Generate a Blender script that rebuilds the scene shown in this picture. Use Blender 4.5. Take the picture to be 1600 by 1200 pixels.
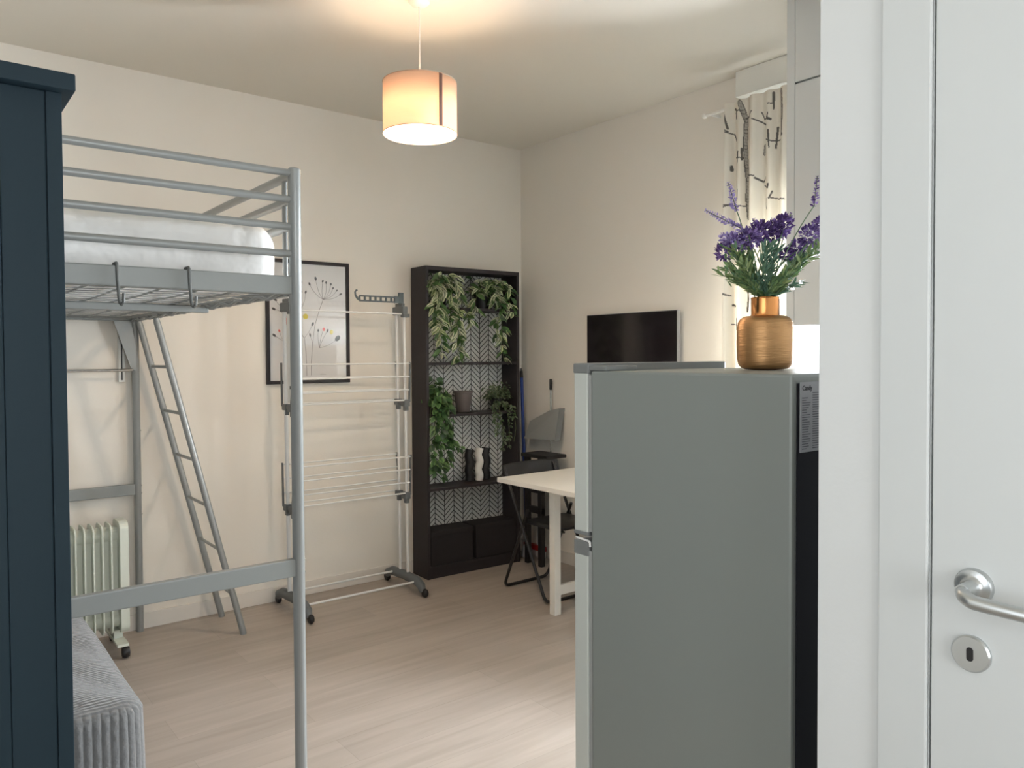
import bpy, bmesh, math, random
from mathutils import Vector, Matrix
random.seed(7)
for o in list(bpy.data.objects): bpy.data.objects.remove(o, do_unlink=True)
SC = bpy.context.scene; COL = SC.collection
PI = math.pi

# ------------------------------------------------------------------ camera
YAW, PITCH, ROLL, FPX, CX, CY, CH = 0.9011658, 0.0248060, -0.0053148, 1203.929, 801.73, 585.92, 1.44045
FW = Vector((math.cos(YAW)*math.cos(PITCH), math.sin(YAW)*math.cos(PITCH), -math.sin(PITCH)))
RT = Vector((math.sin(YAW), -math.cos(YAW), 0))
UP = RT.cross(FW)
cam = bpy.data.cameras.new('camera'); camo = bpy.data.objects.new('camera', cam); COL.objects.link(camo)
cr, sr = math.cos(ROLL), math.sin(ROLL)
# image x axis and y(up) axis after roll
AX = RT*cr + UP*sr      # image-right in world
AY = UP*cr - RT*sr      # image-up in world
M = Matrix((AX, AY, -FW)).transposed().to_4x4(); M.translation = Vector((0, 0, CH))
camo.matrix_world = M
cam.sensor_width = 36; cam.lens = FPX*36/1600
cam.shift_x = -(CX-800)/1600; cam.shift_y = (CY-600)/1600
cam.clip_start = 0.05
SC.camera = camo

def ray(u, v):
    a, b = u-CX, v-CY
    return FW + AX*(a/FPX) - AY*(b/FPX)
def at(u, v, **k):
    (ax, val), = k.items(); i = 'xyz'.index(ax); r = ray(u, v); O = Vector((0, 0, CH))
    return O + r*((val-O[i])/r[i])

# ------------------------------------------------------------------ light, world, exposure
vs = SC.view_settings; vs.view_transform = 'Standard'; vs.look = 'None'; vs.gamma = 1; vs.use_curve_mapping = False
vs.exposure = 0.43
W = bpy.data.worlds.new('world'); SC.world = W; W.use_nodes = True
W.node_tree.nodes['Background'].inputs[0].default_value = (0.90, 0.95, 1.0, 1)
W.node_tree.nodes['Background'].inputs[1].default_value = 2.2
def area(name, loc, target, sx, sy, power, color):
    l = bpy.data.lights.new(name, 'AREA'); l.shape = 'RECTANGLE'; l.size = sx; l.size_y = sy; l.energy = power; l.color = color
    o = bpy.data.objects.new(name, l); COL.objects.link(o); o.location = loc
    o.rotation_euler = (Vector(target)-Vector(loc)).to_track_quat('-Z', 'Z').to_euler(); return o
area('daylight_window', (3.95, 1.88, 1.40), (0, 1.88, 1.75), 1.1, 1.15, 335, (0.87, 0.94, 1.0))
area('fill_left', (-0.80, 0.05, 1.60), (3, 0.6, 1.45), 1.5, 1.5, 1.8, (0.95, 0.97, 1.0))  # unseen fill lamp added on the left to brighten the door side
area('fill_rear', (0.25, -2.53, 1.62), (0.8, 4, 1.8), 1.5, 1.7, 36, (0.95, 0.98, 1.0))  # unseen fill lamp added behind the camera to lift the far walls

# ------------------------------------------------------------------ materials
def lin(c):
    return tuple(((x/255)/12.92 if x/255 <= .04045 else ((x/255+.055)/1.055)**2.4) for x in c)
MATS = {}
def mat(name, rgb, rough=.5, metal=0., noise=0., nscale=20., bump=0., bscale=200., stretch=(1, 1, 1), trans=0., coat=0., spec=.5):
    if name in MATS: return MATS[name]
    m = bpy.data.materials.new(name); m.use_nodes = True; nt = m.node_tree; b = nt.nodes['Principled BSDF']
    c = lin(rgb)+(1,)
    b.inputs['Base Color'].default_value = c; b.inputs['Roughness'].default_value = rough; b.inputs['Metallic'].default_value = metal
    b.inputs['Coat Weight'].default_value = coat; b.inputs['Specular IOR Level'].default_value = spec
    tc = nt.nodes.new('ShaderNodeTexCoord'); mp = nt.nodes.new('ShaderNodeMapping'); mp.inputs['Scale'].default_value = stretch
    nt.links.new(tc.outputs['Object'], mp.inputs[0])
    if noise:
        n = nt.nodes.new('ShaderNodeTexNoise'); n.inputs['Scale'].default_value = nscale; n.inputs['Detail'].default_value = 4
        nt.links.new(mp.outputs[0], n.inputs[0])
        mx = nt.nodes.new('ShaderNodeMix'); mx.data_type = 'RGBA'
        mx.inputs[6].default_value = tuple(min(1, x*(1-noise)) for x in c[:3])+(1,); mx.inputs[7].default_value = tuple(min(1, x*(1+noise)) for x in c[:3])+(1,)
        nt.links.new(n.outputs[0], mx.inputs[0]); nt.links.new(mx.outputs[2], b.inputs['Base Color'])
    if bump:
        n = nt.nodes.new('ShaderNodeTexNoise'); n.inputs['Scale'].default_value = bscale; n.inputs['Detail'].default_value = 3
        nt.links.new(mp.outputs[0], n.inputs[0])
        bp = nt.nodes.new('ShaderNodeBump'); bp.inputs['Strength'].default_value = bump; bp.inputs['Distance'].default_value = .002
        nt.links.new(n.outputs[0], bp.inputs['Height']); nt.links.new(bp.outputs[0], b.inputs['Normal'])
    if trans:
        t = nt.nodes.new('ShaderNodeBsdfTranslucent'); t.inputs[0].default_value = c
        ms = nt.nodes.new('ShaderNodeMixShader'); ms.inputs[0].default_value = trans
        nt.links.new(b.outputs[0], ms.inputs[1]); nt.links.new(t.outputs[0], ms.inputs[2])
        nt.links.new(ms.outputs[0], nt.nodes['Material Output'].inputs[0])
    MATS[name] = m; return m
def attr_mat(name, rough=.5, trans=0., mult=1.):
    m = mat(name, (200, 200, 200), rough); nt = m.node_tree; b = nt.nodes['Principled BSDF']
    a = nt.nodes.new('ShaderNodeAttribute'); a.attribute_name = 'Col'
    nt.links.new(a.outputs['Color'], b.inputs['Base Color'])
    if trans:
        t = nt.nodes.new('ShaderNodeBsdfTranslucent'); nt.links.new(a.outputs['Color'], t.inputs[0])
        ms = nt.nodes.new('ShaderNodeMixShader'); ms.inputs[0].default_value = trans
        nt.links.new(b.outputs[0], ms.inputs[1]); nt.links.new(t.outputs[0], ms.inputs[2])
        nt.links.new(ms.outputs[0], nt.nodes['Material Output'].inputs[0])
    return m
def emis(name, rgb, s):
    m = bpy.data.materials.new(name); m.use_nodes = True; nt = m.node_tree; nt.nodes.remove(nt.nodes['Principled BSDF'])
    e = nt.nodes.new('ShaderNodeEmission'); e.inputs[0].default_value = lin(rgb)+(1,); e.inputs[1].default_value = s
    nt.links.new(e.outputs[0], nt.nodes['Material Output'].inputs[0]); return m
def glass_mat(name, refl=.06):
    m = bpy.data.materials.new(name); m.use_nodes = True; nt = m.node_tree; nt.nodes.remove(nt.nodes['Principled BSDF'])
    t = nt.nodes.new('ShaderNodeBsdfTransparent'); g = nt.nodes.new('ShaderNodeBsdfGlossy'); g.inputs['Roughness'].default_value = .03
    f = nt.nodes.new('ShaderNodeFresnel'); f.inputs[0].default_value = 1.45
    ms = nt.nodes.new('ShaderNodeMixShader')
    nt.links.new(f.outputs[0], ms.inputs[0]); nt.links.new(t.outputs[0], ms.inputs[1]); nt.links.new(g.outputs[0], ms.inputs[2])
    nt.links.new(ms.outputs[0], nt.nodes['Material Output'].inputs[0]); return m

WALL = mat('wall_paint', (232, 226, 216), .85, noise=.012, nscale=3, bump=.15, bscale=90)
CEIL = mat('ceiling_paint', (224, 218, 206), .9, noise=.01, nscale=2)
PLASTER = mat('white_plaster', (212, 214, 213), .8, bump=.25, bscale=60)
DOORW = mat('white_door_lacquer', (203, 206, 205), .45, noise=.01, nscale=2)
BASEW = mat('baseboard_white', (222, 216, 208), .5)
SILV = mat('silver_painted_steel', (150, 153, 152), .38, .3, bump=.05, bscale=300)
SILVD = mat('silver_beam_paint', (140, 143, 141), .45, .15)
CHROME = mat('chrome', (205, 205, 203), .15, 1.)
SATIN = mat('satin_chrome', (196, 199, 199), .3, .9)
WHITEM = mat('white_coated_rod', (222, 222, 220), .4)
GREYP = mat('grey_plastic', (98, 102, 104), .5)
BLACKP = mat('black_plastic', (26, 25, 27), .45)
BLACKW = mat('black_brown_veneer', (46, 41, 43), .5, spec=.3, noise=.08, nscale=30, stretch=(6, 6, .6))
BLACKM = mat('black_steel', (34, 32, 33), .35)
SHEET = mat('white_sheet', (243, 242, 240), .85, bump=1., bscale=7)
SHEET.node_tree.nodes['Bump'].inputs['Distance'].default_value = .022
BLUE = mat('slate_blue_paint', (30, 48, 58), .6, spec=.25, noise=.03, nscale=3, bump=.06, bscale=60, stretch=(4, 4, .5))
FRIDGE = mat('silver_fridge_side', (136, 141, 137), .45, .15, bump=.03, bscale=400)
FRDOOR = mat('fridge_door_silver', (200, 204, 198), .35, .15)
GREYT = mat('grey_trim_plastic', (120, 122, 121), .45)
TABLE = mat('table_white_lacquer', (232, 228, 220), .4)
RADI = mat('radiator_enamel', (208, 212, 200), .4)
GREENLEAF = attr_mat('leaf_surface', .45, .1)
PETAL = attr_mat('petal_surface', .7, .2)

# ------------------------------------------------------------------ mesh helpers
class MB:
    def __init__(s): s.v = []; s.f = []; s.c = []; s.usecol = False; s.sm = []; s.mi = []; s.cur = 0
    def add(s, vs, fs, col=None, smooth=False):
        o = len(s.v); s.v += [Vector(p) for p in vs]
        for f in fs: s.f.append([o+i for i in f]); s.sm.append(smooth); s.mi.append(s.cur)
        if col is not None: s.usecol = True
        cols = col if isinstance(col, list) else [col]*len(vs)
        s.c += [(c if c else (1, 1, 1)) for c in cols]
        return s
    def box(s, a, b, rot=None, piv=None, bev=0.):
        x0, y0, z0 = [min(p, q) for p, q in zip(a, b)]; x1, y1, z1 = [max(p, q) for p, q in zip(a, b)]
        if bev:
            bev = min(bev, (x1-x0)*.45, (y1-y0)*.45, (z1-z0)*.45)
            bm = bmesh.new(); bmesh.ops.create_cube(bm, size=1)
            for v in bm.verts: v.co = Vector(((x0+x1)/2+v.co.x*(x1-x0), (y0+y1)/2+v.co.y*(y1-y0), (z0+z1)/2+v.co.z*(z1-z0)))
            bmesh.ops.bevel(bm, geom=bm.edges[:], offset=bev, segments=2, affect='EDGES', profile=.6)
            bm.verts.index_update()
            P = [v.co.copy() for v in bm.verts]; F = [[v.index for v in f.verts] for f in bm.faces]; bm.free()
        else:
            P = [Vector(p) for p in ((x0, y0, z0), (x1, y0, z0), (x1, y1, z0), (x0, y1, z0), (x0, y0, z1), (x1, y0, z1), (x1, y1, z1), (x0, y1, z1))]
            F = [(3, 2, 1, 0), (4, 5, 6, 7), (0, 1, 5, 4), (1, 2, 6, 5), (2, 3, 7, 6), (3, 0, 4, 7)]
        if rot is not None:
            pv = Vector(piv) if piv is not None else Vector(((x0+x1)/2, (y0+y1)/2, (z0+z1)/2))
            P = [pv+rot @ (p-pv) for p in P]
        return s.add(P, F)
    def tube(s, pts, r, n=10, cap=True, col=None, close=False):
        pts = [Vector(p) for p in pts]; rs = r if isinstance(r, list) else [r]*len(pts)
        V = []; F = []; prev = None
        for i, p in enumerate(pts):
            a = pts[max(i-1, 0)]; b = pts[min(i+1, len(pts)-1)]; t = (b-a)
            t = t.normalized() if t.length > 1e-9 else Vector((0, 0, 1))
            if prev is None:
                up = Vector((0, 0, 1)) if abs(t.z) < .9 else Vector((1, 0, 0)); x = t.cross(up).normalized()
            else: x = (prev-t*prev.dot(t)).normalized()
            prev = x; y = t.cross(x)
            for k in range(n): V.append(p+(x*math.cos(2*PI*k/n)+y*math.sin(2*PI*k/n))*rs[i])
        for i in range(len(pts)-1):
            for k in range(n): F.append((i*n+k, i*n+(k+1) % n, (i+1)*n+(k+1) % n, (i+1)*n+k))
        if cap: F.append(list(range(n))[::-1]); F.append([(len(pts)-1)*n+k for k in range(n)])
        return s.add(V, F, col, smooth=True)
    def bar(s, a, b, w, h, up=(0, 0, 1)):
        a, b = Vector(a), Vector(b); t = (b-a).normalized(); x = t.cross(Vector(up)).normalized(); y = x.cross(t)
        P = [q+x*(w/2*i)+y*(h/2*j) for q in (a, b) for i, j in ((-1, -1), (1, -1), (1, 1), (-1, 1))]
        return s.add(P, [(3, 2, 1, 0), (4, 5, 6, 7), (0, 1, 5, 4), (1, 2, 6, 5), (2, 3, 7, 6), (3, 0, 4, 7)])
    def lathe(s, prof, c, n=32, axis='z', cap=True, col=None):
        c = Vector(c); V = []; F = []
        for r, z in prof:
            for k in range(n):
                a = 2*PI*k/n
                if axis == 'z': V.append(c+Vector((r*math.cos(a), r*math.sin(a), z)))
                elif axis == 'x': V.append(c+Vector((z, r*math.cos(a), r*math.sin(a))))
                else: V.append(c+Vector((r*math.cos(a), z, r*math.sin(a))))
        for i in range(len(prof)-1):
            for k in range(n): F.append((i*n+k, i*n+(k+1) % n, (i+1)*n+(k+1) % n, (i+1)*n+k))
        if cap: F.append(list(range(n))[::-1]); F.append([(len(prof)-1)*n+k for k in range(n)])
        return s.add(V, F, col, smooth=True)
    def prism(s, poly, off):
        poly = [Vector(p) for p in poly]; off = Vector(off); n = len(poly)
        F = [list(range(n))[::-1], [n+i for i in range(n)]]+[(i, (i+1) % n, n+(i+1) % n, n+i) for i in range(n)]
        return s.add(poly+[p+off for p in poly], F)
    def leaf(s, p, d, nrm, L, wd, edge, mid, droop=.25, fold=.25):
        d = d.normalized(); x = d.cross(nrm)
        if x.length < 1e-4: x = d.cross(Vector((.3, .5, .8)))
        x.normalize(); n = x.cross(d).normalized()
        st = [(0, .12), (.22, .75), (.5, 1.), (.78, .62), (1., .04)]
        V = []; C = []
        for t, w in st:
            c = p+d*(L*t)-Vector((0, 0, 1))*(droop*L*t*t)
            V += [c-x*(w*wd/2)+n*(fold*w*wd/2), c, c+x*(w*wd/2)+n*(fold*w*wd/2)]; C += [edge, mid, edge]
        F = []
        for i in range(4):
            a = i*3; F += [(a, a+1, a+4, a+3), (a+1, a+2, a+5, a+4)]
        s.add(V, F, C, True)
    def build(s, name, m, parent=None, origin=None, smooth=None):
        me = bpy.data.meshes.new(name)
        if parent is not None: off = WLD[parent.name]
        else:
            if origin is None:
                xs = [p.x for p in s.v]; ys = [p.y for p in s.v]; zs = [p.z for p in s.v]
                origin = Vector(((min(xs)+max(xs))/2, (min(ys)+max(ys))/2, min(zs)))
            off = Vector(origin)
        me.from_pydata([tuple(p-off) for p in s.v], [], s.f); me.update()
        bm = bmesh.new(); bm.from_mesh(me)
        bmesh.ops.recalc_face_normals(bm, faces=bm.faces[:]) if not s.usecol else None
        bm.to_mesh(me); bm.free()
        me.polygons.foreach_set('use_smooth', s.sm if smooth is None else [smooth]*len(s.sm))
        if s.usecol:
            ca = me.color_attributes.new('Col', 'FLOAT_COLOR', 'POINT')
            for i, c in enumerate(s.c): ca.data[i].color = (c[0], c[1], c[2], 1)
        for mm_ in (m if isinstance(m, list) else [m]): me.materials.append(mm_)
        if isinstance(m, list): me.polygons.foreach_set('material_index', s.mi)
        o = bpy.data.objects.new(name, me); COL.objects.link(o)
        if parent is not None: o.parent = parent; WLD[o.name] = off
        else: o.location = off; WLD[o.name] = off
        if any(s.sm) and (smooth is None) and not s.usecol:
            try: me.set_sharp_from_angle(angle=.7)
            except Exception: pass
        return o
WLD = {}
def thing(name, label, cat, loc, group=None):
    o = bpy.data.objects.new(name, None); COL.objects.link(o); o.location = loc; o.empty_display_size = .1
    o['label'] = label; o['category'] = cat
    if group: o['group'] = group
    WLD[o.name] = Vector(loc); return o
def tag(o, label, cat, group=None, kind=None):
    o['label'] = label; o['category'] = cat
    if group: o['group'] = group
    if kind: o['kind'] = kind
    return o
def struct(o, label, cat):
    o['kind'] = 'structure'; o['label'] = label; o['category'] = cat; return o
def lab(o, l): o['label'] = l; return o

X0, X1, Y0, Y1, HC = -.65, 3.58, -2.4, 4.42, 2.947     # room shell
DX = 1.20                                             # plane of the bathroom partition

# ------------------------------------------------------------------ setting
def floor_mat():
    m = bpy.data.materials.new('whitewashed_oak_planks'); m.use_nodes = True; nt = m.node_tree; b = nt.nodes['Principled BSDF']
    N = nt.nodes.new; L = nt.links.new
    tc = N('ShaderNodeTexCoord'); br = N('ShaderNodeTexBrick'); L(tc.outputs['Object'], br.inputs[0])
    br.offset = .37; br.inputs['Scale'].default_value = 1; br.inputs['Brick Width'].default_value = 1.25; br.inputs['Row Height'].default_value = .19
    br.inputs['Mortar Size'].default_value = .0009; br.inputs['Mortar Smooth'].default_value = .3
    br.inputs['Color1'].default_value = lin((171, 160, 150))+(1,); br.inputs['Color2'].default_value = lin((181, 170, 160))+(1,)
    br.inputs['Mortar'].default_value = lin((156, 146, 136))+(1,)
    mp = N('ShaderNodeMapping'); mp.inputs['Scale'].default_value = (1.1, 12, 1); L(tc.outputs['Object'], mp.inputs[0])
    no = N('ShaderNodeTexNoise'); no.inputs['Scale'].default_value = 1.6; no.inputs['Detail'].default_value = 7; no.inputs['Distortion'].default_value = .6; L(mp.outputs[0], no.inputs[0])
    rp = N('ShaderNodeValToRGB'); rp.color_ramp.elements[0].position = .3; rp.color_ramp.elements[0].color = (.80, .78, .755, 1)
    rp.color_ramp.elements[1].position = .65; rp.color_ramp.elements[1].color = (1, 1, 1, 1); L(no.outputs[0], rp.inputs[0])
    mx = N('ShaderNodeMix'); mx.data_type = 'RGBA'; mx.blend_type = 'MULTIPLY'; mx.inputs[0].default_value = .8
    L(br.outputs[0], mx.inputs[6]); L(rp.outputs[0], mx.inputs[7]); L(mx.outputs[2], b.inputs['Base Color'])
    b.inputs['Roughness'].default_value = .42; b.inputs['Specular IOR Level'].default_value = .45
    bp = N('ShaderNodeBump'); bp.inputs['Strength'].default_value = .12; bp.inputs['Distance'].default_value = .001; L(no.outputs[0], bp.inputs['Height']); L(bp.outputs[0], b.inputs['Normal'])
    return m
T = .2
struct(MB().box((X0-T, Y0-T, -.1), (X1+T, Y1+T, 0)).build('floor', floor_mat(), origin=(0, 0, 0)), 'pale whitewashed oak plank floor', 'floor')
struct(MB().box((X0-T, Y0-T, HC), (X1+T, Y1+T, HC+.1)).build('ceiling', CEIL), 'plain white ceiling', 'ceiling')
struct(MB().box((X0-T, Y1, 0), (X1+T, Y1+T, HC)).build('wall_back', WALL), 'plain cream wall behind the loft bed, clothes rack and bookcase', 'wall')
WY0, WY1, WZ0, WZ1 = 1.30, 2.46, .95, 2.80             # window opening in the right wall
m = MB()
m.box((X1, Y0-T, 0), (X1+T, WY0, HC)).box((X1, WY1, 0), (X1+T, Y1, HC)).box((X1, WY0, 0), (X1+T, WY1, WZ0)).box((X1, WY0, WZ1), (X1+T, WY1, HC))
struct(m.build('wall_right', WALL), 'cream wall carrying the television and the window', 'wall')
LY0, LY1, LZ0, LZ1 = -.75, .85, .8, 2.4                 # added unseen opening in the left wall, lets fill light in
m = MB()
m.box((X0-T, Y0-T, 0), (X0, LY0, HC)).box((X0-T, LY1, 0), (X0, Y1, HC)).box((X0-T, LY0, 0), (X0, LY1, LZ0)).box((X0-T, LY0, LZ1), (X0, LY1, HC))
struct(m.build('wall_left', WALL), 'wall to the left of the frame', 'wall')
FX0, FX1, FZ0, FZ1 = -.5, 1.05, .75, 2.5  # added opening in the unseen rear wall for the fill light
m = MB()
m.box((X0, Y0-T, 0), (FX0, Y0, HC)).box((FX1, Y0-T, 0), (X1, Y0, HC)).box((FX0, Y0-T, 0), (FX1, Y0, FZ0)).box((FX0, Y0-T, FZ1), (FX1, Y0, HC))
struct(m.build('wall_front', WALL), 'wall behind the photographer', 'wall')
# partition with the bathroom door
PY, DY1, DY0, DH = .692, .513, -.30, 2.12
m = MB()
m.box((DX, DY1, 0), (DX+.10, PY, HC)).box((DX, Y0, 0), (DX+.10, DY0, HC)).box((DX, DY0, DH), (DX+.10, DY1, HC)).box((DX+.10, PY-.10, 0), (X1, PY, HC))
struct(m.build('wall_partition', PLASTER), 'white plastered wall end in front of the fridge', 'wall')
door = bpy.data.objects.new('door_1', None); COL.objects.link(door); door.location = (DX, DY1, 0); WLD['door_1'] = Vector((DX, DY1, 0))
struct(door, 'plain white flush door with satin lever handle at the right edge', 'door')
m = MB(); m.box((DX-.007, DY1, 0), (DX-.0005, DY1+.075, DH+.075), bev=.003).box((DX-.007, DY0-.075, 0), (DX-.0005, DY0, DH+.075), bev=.003).box((DX-.007, DY0, DH), (DX-.0005, DY1, DH+.075), bev=.003)
m.box((DX-.0005, DY1-.0015, 0), (DX+.1, DY1, DH))
m.build('door_frame', DOORW, door)
leaf = MB().box((DX-.004, DY0+.003, .008), (DX+.036, DY1-.005, DH-.004), bev=.0015).build('door_leaf', DOORW, door)
hy, hz = .449, 1.108
m = MB().lathe([(.0255, 0), (.0255, -.006), (.0235, -.009), (.0165, -.010), (.0135, -.012), (.0105, -.016), (.0100, -.044)], (DX-.004, hy, hz), 40, 'x')
pts = []
for k in range(9):
    a = k/8*PI/2; pts.append((DX-.040-.020*math.sin(a), hy-.020*(1-math.cos(a)), hz-.001*k))
pts += [(DX-.060, hy-.045, hz-.009), (DX-.059, hy-.08, hz-.010), (DX-.056, hy-.12, hz-.010), (DX-.052, hy-.135, hz-.010)]
m.tube(pts, [.0100]*9+[.0098, .0098, .0098, .0092], 16)
lab(m.build('lever_handle', SATIN, door), 'satin chrome lever on a round rose')
kz = 1.010
rose = MB().lathe([(.0262, 0), (.0262, -.005), (.0240, -.0075), (.0045, -.0078)], (DX-.004, hy+.003, kz), 40, 'x').build('keyhole_rose', SATIN, door)
m = MB(); poly = [(DX-.0119, hy+.003+.0046*math.cos(a)*1., kz+(.0055 if math.sin(a) > 0 else -.0055)+.0046*math.sin(a)) for a in [2*PI*k/20+.01 for k in range(20)]]
m.prism(poly, (-.0006, 0, 0)); m.build('keyhole', BLACKP, rose)
# baseboards
struct(MB().box((X0, Y1-.012, 0), (X1, Y1, .085), bev=.003).build('baseboard_back', BASEW), 'low white baseboard under the picture wall', 'baseboard')
struct(MB().box((X1-.012, PY, 0), (X1, Y1-.012, .085), bev=.003).build('baseboard_right', BASEW), 'low white baseboard behind the table', 'baseboard')
# windows
def window(name, c0, c1, label, axis):
    t = bpy.data.objects.new(name, None); COL.objects.link(t); t.location = c0; WLD[name] = Vector(c0); struct(t, label, 'window')
    m = MB(); w = .05; x0, y0, z0 = c0; x1, y1, z1 = c1
    m.box((x0, y0, z0), (x1, y1, z0+w)).box((x0, y0, z1-w), (x1, y1, z1))
    if axis == 'x': m.box((x0, y0, z0+w), (x1, y0+w, z1-w)).box((x0, y1-w, z0+w), (x1, y1, z1-w))
    else: m.box((x0, y0, z0+w), (x0+w, y1, z1-w)).box((x1-w, y0, z0+w), (x1, y1, z1-w))
    m.build('window_frame', DOORW, t)
    g = MB(); xm, ym = (x0+x1)/2, (y0+y1)/2
    if axis == 'x': g.box((xm-.003, y0+w, z0+w), (xm+.003, y1-w, z1-w))
    else: g.box((x0+w, ym-.003, z0+w), (x1-w, ym+.003, z1-w))
    g.build('pane', GLASS, t); return t
GLASS = glass_mat('window_glass')
w1 = window('window_1', (X1+.10, WY0, WZ0), (X1+.15, WY1, WZ1), 'bright window behind the curtain', 'x')
m = MB()
for k in range(14):
    z = 2.13+k*.047
    m.box((X1+.165, WY0+.002, z), (X1+.18, WY1-.002, z+.044), bev=.005)
lab(m.build('roller_shutter', mat('shutter_grey', (190, 190, 185), .6), w1), 'half lowered pale roller shutter')
window('fill_window_left', (X0-.15, LY0, LZ0), (X0-.10, LY1, LZ1), 'added unseen window on the left for fill light', 'x')  # invented window, out of view, for the left fill lamp
window('fill_window_rear', (FX0, Y0-.15, FZ0), (FX1, Y0-.10, FZ1), 'added unseen window behind the camera for fill light', 'y')  # invented window, out of view, for the rear fill lamp
struct(MB().box((X1-.07, 1.98, 2.812), (X1, 2.510, HC), bev=.003).build('trim_1', mat('shutter_box_white', (232, 231, 224), .5)), 'white shutter box above the window', 'shutter box')

# ------------------------------------------------------------------ wardrobe
wx, wy = .246, 1.691
t = thing('wardrobe', 'tall slate blue wooden wardrobe with grooved boards and overhanging cornice', 'wardrobe', (-.15, 1.95, 0))
m = MB().box((X0+.03, wy+.006, 0), (wx-.001, 2.20, 1.944))
m.build('carcass', BLUE, t)
m = MB().box((wx-.026, wy-.003, .0), (wx, wy+.03, 1.944), bev=.0015); m.box((X0+.03, wy-.003, 0), (X0+.056, wy+.03, 1.944), bev=.0015)
m.build('corner_post', BLUE, t)
m = MB(); x = wx-.0275
while x > X0+.12:
    m.box((x-.0725, wy, .0), (x, wy+.02, 1.944), bev=.0018); x -= .0735
m.build('board_panel', BLUE, t)
m = MB().box((X0+.01, wy-.030, 1.944), (wx+.020, 2.22, 1.976), bev=.003); m.build('cornice', BLUE, t)

# ------------------------------------------------------------------ loft bed
bx1, bx0, by0, by1, bz = .953, -.56, 2.283, 4.383, 2.020
t = thing('loft_bed', 'silver grey tubular steel loft bed with guard rails and ladder', 'loft bed', ((bx0+bx1)/2, (by0+by1)/2, 0))
r = .0182
for (x, y) in ((bx1, by0), (bx1, by1), (bx0, by0), (bx0, by1)):
    p = MB().tube([(x, y, 0), (x, y, 1.60), (x, y, 1.602), (x, y, bz-.004), (x, y, bz)], [r, r, r+.001, r+.001, r-.003], 20).build('post', SILV, t)
    if x < 0: continue
    for z in ((1.672, 1.642, 2.006, .81, .77) if y == by0 else (.77, .73, 1.06, .62)):
        a = YAW+PI-.12; MB().lathe([(.0045, -.001), (.0045, .0015), (.003, .003)], (x+r, y, z), 10, 'x').build('bolt', CHROME, p)
def rails(y, zs):
    for z in zs: MB().tube([(bx0+.01, y, z), (bx1-.01, y, z)], .0112, 14).build('guard_rail', SILV, t)
rails(by0, (2.004, 1.923, 1.840, 1.757)); rails(by1, (2.004, 1.923, 1.840, 1.757))
for z in (2.003, 1.926, 1.845):
    MB().tube([(bx1, by0+.01, z), (bx1, by1-.01, z)], .0135, 14).build('guard_rail', SILV, t)
    MB().tube([(bx0, by0+.01, z), (bx0, by1-.01, z)], .0105, 14).build('guard_rail', SILV, t)
for y in (2.36, 3.35, 4.30):
    MB().tube([(bx1, y, 1.66), (bx1, y, 2.0)], .008, 10).build('rail_upright', SILV, t)
MB().box((bx0, by0-.012, 1.632), (bx1-.015, by0+.012, 1.688), bev=.004).build('end_beam', SILVD, t)
MB().box((bx0, by1-.012, 1.632), (bx1-.015, by1+.012, 1.688), bev=.004).build('end_beam', SILVD, t)
MB().box((bx1-.012, by0+.015, 1.630), (bx1+.010, by1-.015, 1.66), bev=.004).build('side_beam', SILVD, t)
MB().box((bx0-.010, by0+.015, 1.630), (bx0+.012, by1-.015, 1.66), bev=.004).build('side_beam', SILVD, t)
MB().box((bx0, by0-.012, .762), (bx1-.014, by0+.012, .817), bev=.004).build('lower_beam', SILVD, t)
MB().box((bx0, by1-.012, .724), (bx1-.014, by1+.012, .782), bev=.004).build('lower_beam', SILVD, t)
cb = MB(); cb.box((bx0, 3.10, 1.615), (bx1-.012, 3.13, 1.641), bev=.004); cb.build('centre_beam', SILVD, t)
m = MB()
for k in range(15):
    x = bx0+.05+k*.102
    if x > bx1-.03: break
    pts = [(x, y, 1.646+.002*math.sin(y*9+k)) for y in [by0+.01+(by1-by0-.02)*i/24 for i in range(25)]]
    m.tube(pts, .0032, 6)
for k in range(24):
    y = by0+.05+k*.087
    pts = [(x, y+.012*math.sin(x*30+k), 1.6425) for x in [bx0+.01+(bx1-bx0-.03)*i/50 for i in range(51)]]
    m.tube(pts, .0014, 5)
m.tube([(bx1-.020, by0+.03+(by1-by0-.06)*i/160, 1.634+.006*math.sin(i*.42)) for i in range(161)], .0060, 6)
lab(m.build('wire_mesh_base', SILV, t), 'steel wire mesh under the mattress')
for sx, xx in ((-1, bx1), (1, bx0)):
    for y, yy in ((by1-.021, .003),):
        m = MB().prism([(xx+sx*.105, y, 1.632), (xx+sx*.022, y, 1.632), (xx+sx*.002, y, 1.50), (xx+sx*.002, y, 1.372), (xx+sx*.026, y, 1.385)], (0, yy, 0))
        m.build('corner_brace', SILV, t)
MB().tube([(bx0, 4.352, 1.377), (bx1-.02, 4.352, 1.377)], .0075, 12).build('clothes_rail', CHROME, t)
lad = MB()
yl = (4.345, 3.998); topx, botx = .963, 1.362
rl = []
for y in yl:
    o = MB().tube([(topx-.004, y, 1.650), (topx+.006, y, 1.61), (botx, y, .012), (botx+.001, y, .0)], [.010, .0160, .0165, .0170], 14)
    rl.append(o)
a = rl[0].build('ladder', SILV, t)
rl[1].build('ladder_rail', SILV, a)
for z in (1.395, 1.163, .926, .690, .457, .22):
    x = topx+(botx-topx)*(1.64-z)/1.64
    MB().tube([(x, yl[0]-.01, z), (x, yl[1]+.01, z)], .008, 10).build('rung', SILV, a)

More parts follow.
